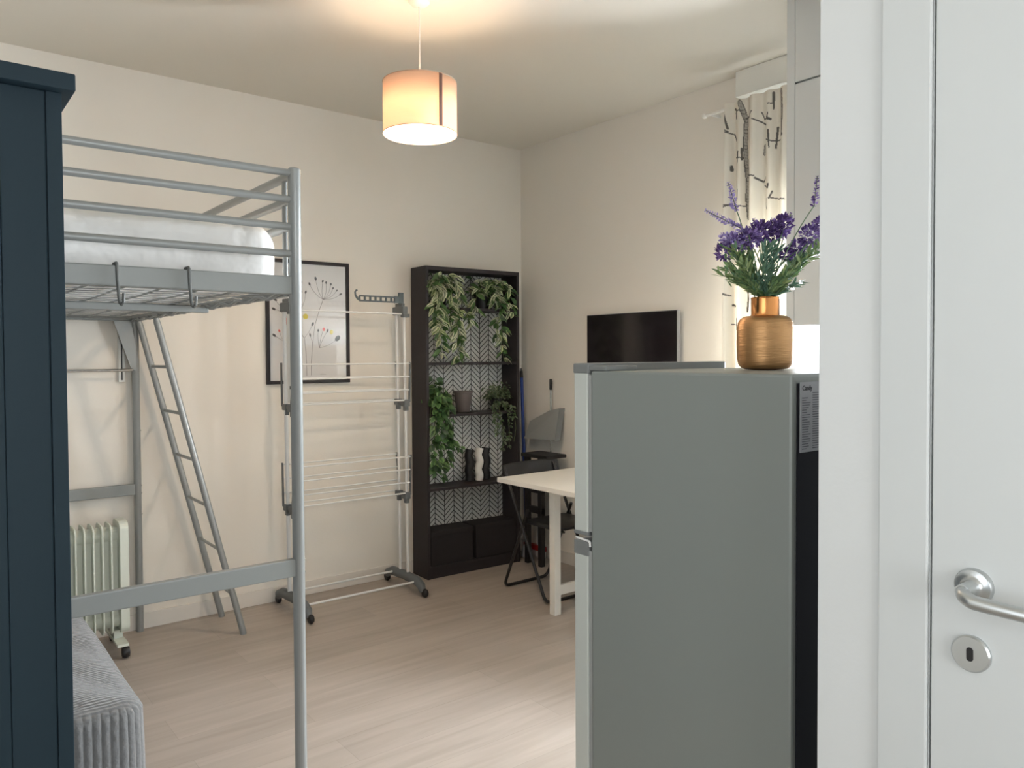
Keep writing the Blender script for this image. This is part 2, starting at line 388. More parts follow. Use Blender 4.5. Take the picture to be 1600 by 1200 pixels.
# mattress: soft rounded slab
def slab(x0, x1, y0, y1, z0, z1, rad, n=44, amp=.004, seed=1):
    bm = bmesh.new(); V = []; rows = []
    def ring(ins, z):
        R = max(rad-ins, .012); pts = []
        cs = [(x1-ins-R, y0+ins+R, -90), (x1-ins-R, y1-ins-R, 0), (x0+ins+R, y1-ins-R, 90), (x0+ins+R, y0+ins+R, 180)]
        out = []
        for i, (cx, cy, a0) in enumerate(cs):
            for k in range(7):
                a = math.radians(a0+90*k/6); out.append(Vector((cx+R*math.cos(a), cy+R*math.sin(a), z)))
            nx = cs[(i+1) % 4]; a = math.radians(a0+90)
            p = out[-1]; b2 = math.radians(nx[2]); q = Vector((nx[0]+R*math.cos(b2), nx[1]+R*math.sin(b2), z))
            for k in range(1, n): out.append(p.lerp(q, k/n))
        return out
    prof = [(.03, z0), (.008, z0+.012)]+[(0, z0+.02+(z1-z0-.10)*k/6) for k in range(7)]
    for k in range(1, 8):
        a = PI/2*k/7; prof.append((.085*(1-math.cos(a)), z1-.08+.08*math.sin(a)))
    for ins in (.12, .18, .26, .4, .55):
        prof.append((ins, z1+.003))
    for ins, z in prof: rows.append(ring(ins, z))
    rnd = random.Random(seed); ph = [(rnd.uniform(5, 26), rnd.uniform(5, 26), rnd.uniform(4, 24), rnd.uniform(0, 6)) for _ in range(9)]
    m = MB(); N = len(rows[0]); P = []
    for rw in rows:
        for p in rw:
            d = sum(math.sin(p.x*a+p.y*b+p.z*c+q) for a, b, c, q in ph)/9*amp*2
            o = Vector((1 if p.x > (x0+x1)/2 else -1, 1 if p.y > (y0+y1)/2 else -1, .6)); P.append(p+o*d)
    F = []
    for i in range(len(rows)-1):
        for k in range(N): F.append((i*N+k, i*N+(k+1) % N, (i+1)*N+(k+1) % N, (i+1)*N+k))
    F.append([(len(rows)-1)*N+k for k in range(N)]); F.append([k for k in range(N)][::-1])
    return m.add(P, F, None, True)
m = slab(bx0+.03, bx1-.027, by0+.045, by1-.05, 1.652, 1.862, .07, seed=3, amp=.007)
tag(m.build('mattress', SHEET), 'mattress in a white fitted sheet on the silver loft bed', 'mattress')

# two hooks over the beam
def hook(x, label, r_=.0042):
    y = by0-.012; pts = [(x-.002, y+.030, 1.674), (x-.002, y+.030, 1.690), (x-.002, y+.026, 1.694), (x-.001, y-.001, 1.694), (x-.001, y-.006, 1.690), (x, y-.006, 1.65), (x+.003, y-.007, 1.600), (x+.004, y-.011, 1.586), (x+.006, y-.020, 1.582), (x+.009, y-.028, 1.588), (x+.010, y-.030, 1.612)]
    o = MB().tube(pts, r_, 8).build('coat_hook', mat('steel_hook', (104, 106, 104), .55, .2)); tag(o, label, 'hook', 'hooks on the loft bed beam')
hook(.452, 'grey metal hook hung over the bed beam, nearer the blue wardrobe')
hook(.636, 'grey metal hook hung over the bed beam, nearer the bed post')

# slim slotted bracket on the wall
m = MB().box((.876, Y1-.016, 1.315), (.908, Y1, 1.70), bev=.002)
bk = m.build('wall_rail_bracket', mat('light_steel', (208, 206, 200), .4, .3)); tag(bk, 'slim slotted steel bracket on the wall under the loft bed', 'bracket')
MB().box((.889, Y1-.0175, 1.325), (.895, Y1-.0155, 1.52)).build('slot', BLACKP, bk)

# ------------------------------------------------------------------ daybed with ribbed cover
t = thing('daybed', 'low daybed under a grey ribbed cover beneath the loft bed', 'daybed', (0, 3.1, 0))
m = MB(); x0, x1, y0, y1, zt = -.60, .533, 2.385, 3.93, .452
def perim(ins, n=420):
    R = max(.07-ins, .02); segs = [((x0+ins+R, y0+ins), (x1-ins-R, y0+ins)), ('a', x1-ins-R, y0+ins+R, -90), ((x1-ins, y0+ins+R), (x1-ins, y1-ins-R)), ('a', x1-ins-R, y1-ins-R, 0),
        ((x1-ins-R, y1-ins), (x0+ins+R, y1-ins)), ('a', x0+ins+R, y1-ins-R, 90), ((x0+ins, y1-ins-R), (x0+ins, y0+ins+R)), ('a', x0+ins+R, y0+ins+R, 180)]
    out = []
    cnt = [520, 50, 640, 24, 40, 6, 40, 6]
    for sg, c in zip(segs, cnt):
        for k in range(c):
            f = k/c
            if sg[0] == 'a':
                a = math.radians(sg[3]+90*f); out.append((Vector((sg[1]+R*math.cos(a), sg[2]+R*math.sin(a), 0)), Vector((math.cos(a), math.sin(a), 0))))
            else:
                p, q = Vector(sg[0]+(0,)), Vector(sg[1]+(0,)); d = (q-p).normalized(); out.append((p.lerp(q, f), Vector((d.y, -d.x, 0))))
    return out
base = perim(0); acc = [0]
for i in range(1, len(base)): acc.append(acc[-1]+(base[i][0]-base[i-1][0]).length)
prof = [(0, .03), (0, .12), (0, .22), (0, .32), (.001, .38)]+[(.045*(1-math.cos(PI/2*k/6)), zt-.045+.045*math.sin(PI/2*k/6)) for k in range(1, 7)]+[(.075, zt+.002), (.12, zt+.004), (.2, zt+.004), (.32, zt+.003), (.45, zt+.002)]
P = []; F = []
for j, (ins, z) in enumerate(prof):
    pr_ = perim(ins)
    for i, (p, n) in enumerate(pr_):
        rib = .005*abs(math.sin(PI*acc[i]/.0225))**.6 if ins < .03 else .0
        rib *= max(0, 1-ins/.03)
        wv = .006*math.sin(acc[i]*7+z*5)*(1-z/zt*.7)
        P.append(p+n*(rib+wv)+Vector((0, 0, z+.004*math.sin(p.x*23+p.y*17)*(1 if ins > .07 else 0))))
N = len(base)
for j in range(len(prof)-1):
    for k in range(N): F.append((j*N+k, j*N+(k+1) % N, (j+1)*N+(k+1) % N, (j+1)*N+k))
F.append([(len(prof)-1)*N+k for k in range(N)])
m.add(P, F, None, True)
def cordmat():
    mm = mat('grey_corduroy', (124, 125, 126), .9); nt = mm.node_tree; b = nt.nodes['Principled BSDF']; N = nt.nodes.new; L = nt.links.new
    tc = N('ShaderNodeTexCoord'); w = N('ShaderNodeTexWave'); w.bands_direction = 'Y'; w.inputs['Scale'].default_value = 22; w.inputs['Distortion'].default_value = 2.5; w.inputs['Detail'].default_value = 2
    L(tc.outputs['Object'], w.inputs[0])
    g = N('ShaderNodeNewGeometry'); sx = N('ShaderNodeSeparateXYZ'); L(g.outputs['Normal'], sx.inputs[0])
    mu = N('ShaderNodeMath'); mu.operation = 'MULTIPLY'; L(w.outputs['Fac'], mu.inputs[0]); L(sx.outputs[2], mu.inputs[1])
    no = N('ShaderNodeTexNoise'); no.inputs['Scale'].default_value = 60; L(tc.outputs['Object'], no.inputs[0])
    ad = N('ShaderNodeMath'); L(mu.outputs[0], ad.inputs[0]); L(no.outputs[0], ad.inputs[1])
    bp = N('ShaderNodeBump'); bp.inputs['Distance'].default_value = .006; bp.inputs['Strength'].default_value = .7; L(ad.outputs[0], bp.inputs['Height']); L(bp.outputs[0], b.inputs['Normal'])
    b.inputs['Sheen Weight'].default_value = .3; return mm
lab(m.build('cover', cordmat(), t), 'grey ribbed cover draped to the floor')
for x in (x0+.1, x1-.1):
    for y in (y0+.1, y1-.1): MB().tube([(x, y, 0), (x, y, .3)], .02, 10).build('leg', BLACKP, t)

# ------------------------------------------------------------------ oil radiator
t = thing('oil_radiator', 'white oil filled radiator on black castors beside the daybed', 'radiator', (.55, 4.17, 0))
ry0, ry1, rz0, rz1 = 4.09, 4.25, .10, .645
def fin(x, w, name, yy0, yy1, top):
    m = MB(); n = 10; out = []
    for (cy, cz, a0) in ((yy1-.04, top-.04, 0), (yy0+.04, top-.04, 90), (yy0+.04, rz0+.04, 180), (yy1-.04, rz0+.04, 270)):
        for k in range(7): a = math.radians(a0+90*k/6); out.append((cy+.04*math.cos(a), cz+.04*math.sin(a)))
    m.prism([(x-w/2, y, z) for y, z in out], (w, 0, 0)); return m.build(name, RADI, t)
for k in range(8):
    x = .770-k*.038
    fin(x, .006, 'fin', ry0, ry1, rz1-.01)
    b = MB(); b.lathe([(.042, -.019), (.042, .019)], (x+.019, (ry0+ry1)/2, rz1-.07), 20, 'x').lathe([(.042, -.019), (.042, .019)], (x+.019, (ry0+ry1)/2, rz0+.06), 20, 'x')
    b.box((x+.004, ry0+.045, rz0+.07), (x+.034, ry1-.045, rz1-.09)); b.build('oil_column', RADI, t)
e = fin(.825, .038, 'end_cover', ry0-.004, ry1+.004, rz1)
m = MB()
for k in range(5): m.box((.8435, 4.135+k*.012, .575), (.8455, 4.141+k*.012, .625))
m.build('vent_grille', GREYP, e)
f = MB().prism([(.775, 4.02, .060), (.825, 4.02, .060), (.825, 4.33, .060), (.775, 4.33, .060)], (0, 0, .012)).box((.78, 4.13, .07), (.82, 4.21, .11)).build('foot', RADI, t)
f2 = MB().box((.50, 4.02, .060), (.55, 4.33, .072)).box((.505, 4.13, .07), (.545, 4.21, .11)).build('foot', RADI, t)
for fx_, ff in ((.80, f), (.525, f2)):
    for y in (4.035, 4.315):
        MB().lathe([(.010, -.017), (.026, -.015), (.030, -.004), (.030, .004), (.026, .015), (.010, .017)], (fx_+.012, y, .0305), 18, 'x').build('castor', BLACKP, ff)

# ------------------------------------------------------------------ framed print
px0, px1, pz0, pz1 = 1.659, 2.186, 1.281, 2.018
t = thing('framed_print', 'black framed botanical print of seed heads hanging on the wall', 'picture', ((px0+px1)/2, Y1, pz0))
m = MB(); w, d = .02, .022
m.box((px0, Y1-d, pz0), (px1, Y1, pz0+w), bev=.002).box((px0, Y1-d, pz1-w), (px1, Y1, pz1), bev=.002).box((px0, Y1-d, pz0+w), (px0+w, Y1, pz1-w), bev=.002).box((px1-w, Y1-d, pz0+w), (px1, Y1, pz1-w), bev=.002)
m.build('frame', BLACKW, t)
ink = MB().box((px0+w, Y1-.010, pz0+w), (px1-w, Y1-.004, pz1-w)); ink.cur = 1
MB().box((px0+w, Y1-.0165, pz0+w), (px1-w, Y1-.015, pz1-w)).build('glass_pane', GLASS, t)
yy = Y1-.0108
def q(u, v):  # frame-local fraction: photo crop (410..560 , 400..610) scaled
    p = at(410+u/5.714, 400+v/5.714, y=Y1-.01); return Vector((p.x, yy, p.z))
def stem(pts, r_=.0011):
    P_ = [q(*p) for p in pts]; ink.tube(P_, r_, 5)
def curve(a, b, bend):
    pts = []
    for k in range(7):
        f = k/6; pts.append((a[0]+(b[0]-a[0])*f+bend[0]*math.sin(PI*f), a[1]+(b[1]-a[1])*f+bend[1]*math.sin(PI*f)))
    stem(pts, .0009)
hub = (540, 388)
for p in ((420, 250), (474, 202), (538, 225), (568, 238), (610, 252), (630, 287), (664, 308), (697, 342)): curve(hub, p, ((-8 if p[0] < 540 else 12), 14))
stem([(540, 395), (505, 490), (468, 620), (448, 790), (436, 950), (438, 1065)], .0012)
stem([(350, 700), (375, 735), (388, 850), (397, 1070)], .0012)
curve((375, 730), (446, 612), (4, 6)); stem([(452, 790), (425, 705)], .0008)
h2 = (508, 822)
for p in ((498, 665), (545, 655), (580, 668), (670, 735)): curve(h2, p, ((-6 if p[0] < 600 else 10), 12 if p[0] > 600 else 0))
stem([(228, 790), (180, 755), (105, 708)], .0009); stem([(178, 745), (150, 668)], .0008); stem([(225, 640), (212, 590)], .0008)
curve((300, 520), (386, 322), (18, 20)); curve((240, 560), (100, 472), (-10, -20)); curve((240, 520), (115, 392), (-10, 0)); stem([(240, 530), (300, 900), (310, 1070)], .001)
INKS = [mat('print_paper', (226, 224, 222), .8), mat('print_ink_stem', (110, 100, 98), .8)]
def blobs(lst, col, name):
    m = ink; m.cur = len(INKS); INKS.append(mat(name+'_ink', col, .8))
    for u, v, rx, rz, an in lst:
        c = q(u, v); P_ = []
        for k in range(14):
            a = 2*PI*k/14; x_, z_ = rx*math.cos(a), rz*math.sin(a); ca, sa = math.cos(an), math.sin(an)
            P_.append(c+Vector((x_*ca-z_*sa, -.0012, x_*sa+z_*ca)))
        m.prism(P_, (0, .0008, 0))
k1, k2 = .0055, .0105
blobs([(420, 250, k1, k2, .4), (474, 202, .007, .012, .2), (538, 225, k1, k2*.8, -.3), (568, 238, k1, k2*.8, 0), (610, 252, k1, k2*.8, 0), (630, 287, k1, .007, -.5), (664, 308, k1*.8, .007, -.6), (697, 342, k1, k2, -1.1), (386, 322, k1, k2, -.3), (448, 608, .007, .013, -.4), (425, 705, .005, .012, .2), (498, 665, .006, .008, 0), (580, 668, .006, .012, -.4), (670, 735, .014, .021, -.7), (105, 708, .007, .013, .9), (100, 472, .007, .012, 1.1), (115, 392, .006, .011, 1.2)], (72, 68, 66), 'seed_heads')
blobs([(210, 582, .014, .020, 0), (547, 655, .009, .011, 0), (150, 668, .006, .009, .4)], (226, 108, 100), 'red_petals')
blobs([(384, 540, .016, .017, 0), (616, 680, .011, .014, 0)], (228, 212, 92), 'yellow_petals')
ink.cur = 1; ink.tube([q(515, 1056), q(523, 1050), q(530, 1060), q(537, 1050), q(545, 1058), q(553, 1051), q(560, 1060), q(568, 1053)], .0008, 5); ink.build('print', INKS, t)

# ------------------------------------------------------------------ drying rack
t = thing('drying_rack', 'tall folded white clothes drying rack with grey joints on castors', 'drying rack', (2.06, 4.14, 0))
XL, XR = 1.695, 2.415; yf, yb = 4.10, 4.195
for x in (XL, XR):
    b = MB()
    pts = [(x, 3.93, .030), (x, 3.95, .062), (x, 4.0, .082), (x, 4.145, .088), (x, 4.29, .082), (x, 4.345, .062), (x, 4.362, .040)]
    b.tube(pts, [.018, .026, .028, .028, .028, .026, .018], 12); bo = b.build('base_foot', GREYP, t)
    for y in (3.915, 4.372):
        MB().lathe([(.006, -.014), (.020, -.013), (.026, -.004), (.026, .004), (.020, .013), (.006, .014)], (x+(.004), y, .0262), 16, 'x').build('castor', BLACKP, bo)
    for y, yt in ((yf+.005, yf+.012), (yb+.0, yb+.008)):
        MB().tube([(x, y, .09), (x-.008, yt, 1.71)], .0088 if x == XR else .011, 12).build('upright', WHITEM, t)
    for z in (1.163, .595):
        j = MB(); j.box((x-.026, yf-.018, z-.028), (x+.012, yf+.035, z+.014), bev=.004).box((x-.024, yb-.025, z-.022), (x+.010, yb+.022, z+.014), bev=.004).box((x-.018, yf+.02, z-.015), (x+.004, yb-.01, z+.006), bev=.003)
        j.box((x-.016, yf-.008, z-.055), (x+.008, yf+.022, z-.02), bev=.003).box((x-.014, yb-.010, z-.050), (x+.008, yb+.016, z-.02), bev=.003).build('joint', GREYP, t)
    for z in (1.163, .595):
        for s_, yy_ in ((-1, yf-.012), (1, yb+.02)):
            # swung-up wing arm
            MB().bar((x+.010 if x == XR else x-.022, yy_, z), (x+.004 if x == XR else x-.016, yy_+s_*.022, z+.245), .006, .017, (0, 1, 0)).build('wing_arm', GREYP, t)
    j = MB().box((x-.028, yf-.01, 1.695), (x+.006, yb+.025, 1.745), bev=.005).box((x-.028, yf-.02, 1.678), (x+.014, yf+.02, 1.70), bev=.003).box((x-.022, yf+.015, 1.74), (x, yb, 1.765), bev=.003)
    j.build('top_joint', GREYP, t)
sl = MB().box((XL-.018, 4.085, 1.185), (XL-.002, 4.145, 1.70), bev=.003).build('sleeve', WHITEM, t)
MB().box((XL-.0195, 4.098, 1.262), (XL-.0015, 4.110, 1.280)).build('slot', BLACKP, sl)
for z0_ in (1.163, .595):
    for s_, yy_ in ((-1, yf-.012), (1, yb+.02)):
        for dz in (.010, .075, .155, .235):
            y = yy_+s_*.022*dz/.245
            MB().tube([(XL-.016, y, z0_+dz), (XR+.008, y, z0_+dz)], .0042, 8).build('hanging_rod', WHITEM, t)
MB().tube([(XL, yf+.01, 1.700), (XR-.01, yf+.01, 1.700)], .0050, 8).build('hanging_rod', WHITEM, t)
for y, z in ((3.995, .080), (4.255, .088)):
    MB().tube([(XL, y, z), (XR, y, z)], .0065, 10).build('base_rod', WHITEM, t)
m = MB(); ha, hb = 2.125, XR-.006
m.box((ha, 4.140, 1.797), (hb, 4.150, 1.806), bev=.002).box((ha, 4.140, 1.768), (hb, 4.150, 1.777), bev=.002)
n = 9
for k in range(n): x = ha+(hb-ha)*k/(n-1); m.box((x-.005, 4.140, 1.775), (x+.005, 4.150, 1.799))
m.box((hb-.05, 4.139, 1.766), (hb+.004, 4.151, 1.808), bev=.002); m.box((hb-.018, 4.136, 1.755), (hb+.012, 4.156, 1.832), bev=.003)
m.tube([(ha+.004, 4.145, 1.775), (ha-.014, 4.145, 1.786), (ha-.026, 4.145, 1.804), (ha-.028, 4.145, 1.822), (ha-.020, 4.145, 1.834), (ha-.014, 4.145, 1.832)], [.007, .007, .006, .0055, .005, .005], 10)
lab(m.build('hanger_arm', mat('slate_plastic', (84, 94, 98), .5), t), 'slate grey arm with holes for hangers')

# ------------------------------------------------------------------ bookcase
A = Vector((2.622, 4.205, 0)); ang = math.radians(-2.2); dep = .20
# front-left corner A; local x along front, local y into the depth
BW, BD, BH = .742, .195, 2.02
cb_, sb_ = math.cos(ang), math.sin(ang)
def B(x, y, z): return Vector((A.x+x*cb_-y*sb_, A.y+x*sb_+y*cb_, z))
rotB = Matrix.Rotation(ang, 3, 'Z')
def bbox(m, a, b, bev=0.): return m.box((A.x+a[0], A.y+a[1], a[2]), (A.x+b[0], A.y+b[1], b[2]), rot=rotB, piv=A, bev=bev)
t = thing('bookcase', 'tall black bookcase with herringbone papered back holding plants', 'bookcase', B(BW/2, BD/2, 0))
for x in (0, BW-.02): bbox(MB(), (x, 0, 0), (x+.02, BD, BH), .001).build('side_panel', BLACKW, t)
bbox(MB(), (.02, 0, BH-.026), (BW-.02, BD, BH), .001).build('top_panel', BLACKW, t)
bbox(MB(), (.02, .006, 0), (BW-.02, .022, .06), .001).build('plinth', BLACKW, t)
bbox(MB(), (.02, .0, .06), (BW-.02, BD-.008, .078), .001).build('bottom_panel', BLACKW, t)
SH = {'a': 1.742, 'b': 1.382, 'c': 1.044, 'd': .566}
for z in SH.values(): bbox(MB(), (.0205, .004, z), (BW-.0205, BD-.008, z+.018), .001).build('shelf', BLACKW, t)
def herring():
    mm = bpy.data.materials.new('herringbone_paper'); mm.use_nodes = True; nt = mm.node_tree; b = nt.nodes['Principled BSDF']; N = nt.nodes.new; L = nt.links.new
    def mth(op, a, b_=None):
        n = N('ShaderNodeMath'); n.operation = op
        for i, v in enumerate((a, b_)):
            if v is None: continue
            if isinstance(v, (int, float)): n.inputs[i].default_value = v
            else: L(v, n.inputs[i])
        return n.outputs[0]
    tc = N('ShaderNodeTexCoord'); s = N('ShaderNodeSeparateXYZ'); L(tc.outputs['Object'], s.inputs[0])
    W_ = .074
    x = mth('ADD', s.outputs[0], .5); tri = mth('PINGPONG', x, W_)
    zz = mth('ADD', s.outputs[2], mth('MULTIPLY', tri, .92)); fr = mth('FRACT', mth('DIVIDE', mth('ADD', zz, 5), .0345))
    l1 = mth('LESS_THAN', fr, .22)
    fx_ = mth('FRACT', mth('DIVIDE', x, W_)); l2 = mth('LESS_THAN', fx_, .07)
    k = mth('MAXIMUM', l1, l2)
    mx = N('ShaderNodeMix'); mx.data_type = 'RGBA'; L(k, mx.inputs[0]); mx.inputs[6].default_value = lin((205, 206, 202))+(1,); mx.inputs[7].default_value = lin((30, 28, 30))+(1,)
    L(mx.outputs[2], b.inputs['Base Color']); b.inputs['Roughness'].default_value = .6; return mm
lab(bbox(MB(), (.02, BD-.008, .06), (BW-.02, BD-.002, BH-.01)).build('back_panel', herring(), t), 'white and black herringbone papered back')
for nm, (a, b_), lb in (('l', (.028, .350), 'dark storage box on the bottom shelf, left of two'), ('r', (.378, .712), 'dark storage box on the bottom shelf, right of two')):
    o = thing('storage_box', lb, 'box', B((a+b_)/2, .09, .0785), 'storage boxes in the bookcase')
    BX = mat('storage_box_fabric', (28, 23, 25), .8, bump=.2)
    bbox(MB(), (a, .006, .0785), (b_, .180, .290), .004).build('body', BX, o)
    bbox(MB(), (a-.003, .003, .268), (b_+.003, .182, .302), .004).build('lid', BX, o)
# pot and wavy vases
pc = B(.338, .095, SH['c']+.0190)
o = MB().lathe([(.043, 0), (.045, .002), (.062, .128), (.066, .130), (.066, .142), (.060, .142), (.057, .125), (.055, .11)], pc, 32).build('plant_pot', mat('taupe_pot', (96, 88, 86), .7)); tag(o, 'empty taupe tapered pot on the middle shelf', 'pot')
def wavy(c, r_, h, m_, label, ph=0.):
    n = 30; pts = []; rs = []
    for k in range(n+1):
        f = k/n; pts.append(Vector(c)+Vector((.0065*min(1, f*5)*math.sin(f*2*PI*2.2+ph), 0, .0025+f*h))); rs.append(r_*(1+.04*math.sin(f*2*PI*2.2)))
    o = MB().tube(pts, rs, 20).build('wavy_vase', m_); tag(o, label, 'vase', 'wavy vases on the lower shelf')
zs = SH['d']+.0185
wavy(B(.400, .12, zs), .030, .215, BLACKP, 'black wavy vase on the lower shelf, left of the white one')
wavy(B(.466, .10, zs), .026, .222, mat('matt_white', (222, 220, 214), .7), 'white wavy vase on the lower shelf between two black ones')
wavy(B(.532, .12, zs), .030, .218, BLACKP, 'black wavy vase on the lower shelf, right of the white one')

# hanging plants
def c_(rgb): return lin(rgb)
def plant(name, label, cat, pot, pr_, ph, vines, edge, mid, L_, Wd, dens, group=None, spread=.03, bush=None, seed=1, potm=BLACKP, mode='droop'):
    rnd = random.Random(seed)
    o = thing(name, label, cat, pot, group)
    MB().lathe([(pr_*.75, 0), (pr_, ph-.008), (pr_*1.06, ph-.008), (pr_*1.06, ph), (pr_*.9, ph), (pr_*.88, ph-.02)], pot, 24).build('pot', potm, o)
    st = MB(); lf = MB()
    top = Vector(pot)+Vector((0, 0, ph-.01))
    def put(p, tang):
        if abs(p.z-pot[2]) < 3:
            lx = (p.x-A.x)*cb_+(p.y-A.y)*sb_; ly = -(p.x-A.x)*sb_+(p.y-A.y)*cb_
            if lx < .045 or (lx > BW-.045 and ly > 0) or ly > BD-.03: return
        a = rnd.uniform(0, 2*PI); side = Vector((math.cos(a), math.sin(a)-.45, rnd.uniform(-.5, .35)))
        d = (side+tang*.45).normalized(); v = rnd.uniform(.75, 1.25); e = tuple(min(1, x*v) for x in edge[rnd.randrange(len(edge))]); md = tuple(min(1, x*v) for x in mid[rnd.randrange(len(mid))])
        n = Vector((rnd.uniform(-.4, .4), -.8, rnd.uniform(.1, .9))); s_ = rnd.uniform(.7, 1.15)
        lf.leaf(p+d*.004, d, n, L_*s_, Wd*s_, e, md, rnd.uniform(.1, .6), .3)
    for vn in vines:
        P_ = [top]+[Vector(p) for p in vn]
        pts = []
        for i in range(len(P_)-1):
            n = max(2, int((P_[i+1]-P_[i]).length/.02))
            for k in range(n): pts.append(P_[i].lerp(P_[i+1], k/n)+Vector((rnd.uniform(-.003, .003), rnd.uniform(-.003, .003), 0)))
        pts.append(P_[-1]); st.tube(pts, .0013, 5)
        for i in range(1, len(pts)-1):
            for _ in range(dens if rnd.random() < .9 else 0): put(pts[i], (pts[i+1]-pts[i-1]).normalized())
    if bush:
        for _ in range(bush[0]):
            p = top+Vector((rnd.gauss(0, bush[1]), rnd.gauss(0, bush[2])-.01, abs(rnd.gauss(0, bush[3])))); put(p, Vector((rnd.uniform(-1, 1), -.3, rnd.uniform(-.2, .8))))
            if rnd.random() < .3: st.tube([top, top.lerp(p, .6)+Vector((0, 0, .01)), p], .0011, 4)
    st.build('stems', mat('plant_stem', (108, 122, 78), .7), o); lf.build('foliage', GREENLEAF, o)
    return o
def bp(u, v, dy=-.02):   # point just in front of the bookcase face seen at a given spot
    p = at(u, v, y=A.y+dy); return (p.x, p.y, p.z)
cream = [c_((240, 240, 210)), c_((214, 222, 172)), c_((76, 108, 56)), c_((230, 232, 196)), c_((58, 92, 48)), c_((66, 98, 50))]
grn = [c_((62, 92, 48)), c_((40, 70, 38)), c_((74, 104, 54))]
dk = [c_((52, 74, 44)), c_((40, 64, 38)), c_((70, 96, 54))]
zA = SH['a']+.0185
plant('trailing_plant', 'cream edged trailing plant on the top shelf, left of two', 'plant', B(.155, .10, zA), .055, .10,
      [[bp(690, 425), bp(684, 450), bp(688, 490), bp(690, 540), bp(688, 556)], [bp(672, 440), bp(678, 470), bp(682, 505), bp(690, 530)], [bp(700, 430), bp(706, 470), bp(703, 505), bp(702, 522)],
       [bp(710, 432), bp(718, 465), bp(717, 505), bp(714, 535), bp(718, 566)], [bp(712, 440), bp(724, 480), bp(733, 500), bp(737, 510)], [bp(694, 432), bp(697, 460), bp(712, 500), bp(722, 545), bp(724, 560)], [bp(668, 438), bp(668, 452), bp(674, 466)]],
      cream, grn, .066, .029, 2, 'trailing plants on the top shelf', bush=(60, .06, .03, .05), seed=11)
plant('trailing_plant', 'cream edged trailing plant on the top shelf, right of two', 'plant', B(.50, .10, zA), .055, .10,
      [[bp(755, 440), bp(745, 455), bp(742, 478), bp(746, 492)], [bp(770, 440), bp(780, 470), bp(784, 500), bp(784, 540), bp(788, 564)], [bp(765, 440), bp(775, 460), bp(772, 478)],
       [bp(778, 438), bp(792, 455), bp(797, 475), bp(803, 492), bp(811, 498)], [bp(780, 440), bp(795, 450), bp(800, 470)], [bp(790, 475), bp(777, 495), bp(776, 525), bp(778, 532)]],
      cream, grn, .066, .029, 2, 'trailing plants on the top shelf', bush=(80, .065, .03, .05), seed=23)
zC = SH['c']+.0185
plant('hanging_ivy', 'green ivy trailing from the left end of the middle shelf', 'plant', B(.105, .10, zC), .05, .09,
      [[bp(690, 625), bp(688, 660), bp(685, 700), bp(690, 735), bp(688, 752)], [bp(675, 625), bp(672, 655), bp(672, 690), bp(676, 715)], [bp(700, 628), bp(704, 660), bp(706, 690), bp(716, 700), bp(722, 696)],
       [bp(684, 620), bp(680, 660), bp(679, 700), bp(681, 742)], [bp(695, 625), bp(697, 665), bp(698, 700), bp(701, 730)]],
      [c_((84, 122, 64)), c_((46, 72, 42)), c_((58, 92, 50)), c_((112, 146, 84))], [c_((58, 92, 50)), c_((38, 62, 36))], .052, .042, 2, bush=(120, .05, .04, .055), seed=5)
plant('hanging_fern', 'small leaved dark green plant at the right end of the middle shelf', 'plant', B(.62, .10, zC), .05, .09,
      [[bp(778, 630), bp(784, 660), bp(788, 690), bp(784, 704)], [bp(790, 632), bp(796, 660), bp(796, 700)], [bp(800, 635), bp(806, 665), bp(803, 690)], [bp(772, 635), bp(776, 665), bp(776, 685)], [bp(770, 615), bp(766, 600)]],
      [c_((92, 104, 78)), c_((58, 74, 50)), c_((128, 134, 110))], dk, .024, .016, 4, bush=(260, .055, .035, .045), seed=9)

# ------------------------------------------------------------------ television
tx = X1-.055; ty1, ty0, tz1, tz0 = at(917, 493, x=tx).y, at(1058.5, 485, x=tx).y, 1.704, 1.275
t = thing('television', 'black flat screen television mounted on the cream wall', 'television', (tx, (ty0+ty1)/2, tz0))
MB().box((tx, ty0, tz0), (tx+.028, ty1, tz1), bev=.003).build('housing', mat('tv_silver_edge', (150, 150, 150), .4, .3), t)
MB().box((tx-.002, ty0+.004, tz0+.004), (tx+.001, ty1-.004, tz1-.004)).build('screen', mat('tv_screen', (30, 26, 29), .12, spec=.5), t)
MB().box((tx+.028, (ty0+ty1)/2-.1, 1.40), (X1, (ty0+ty1)/2+.1, 1.60)).build('wall_mount', BLACKP, t)

# ------------------------------------------------------------------ table
t = thing('dining_table', 'white table in front of the bookcase corner, partly behind the fridge', 'table', (3.05, 3.1, 0))
MB().box((2.672, 2.62, .714), (3.43, 3.53, .740), bev=.002).build('tabletop', TABLE, t)
for x in (2.80, 3.30):
    for y in (3.175, 2.76): MB().box((x, y, 0), (x+.045, y+.045, .714), bev=.002).build('leg', TABLE, t)
for y in (3.185, 2.77):
    MB().box((2.845, y, .655), (3.30, y+.022, .714), bev=.001).build('apron', TABLE, t)
    MB().box((2.845, y, .105), (3.30, y+.022, .160), bev=.001).build('stretcher', TABLE, t)

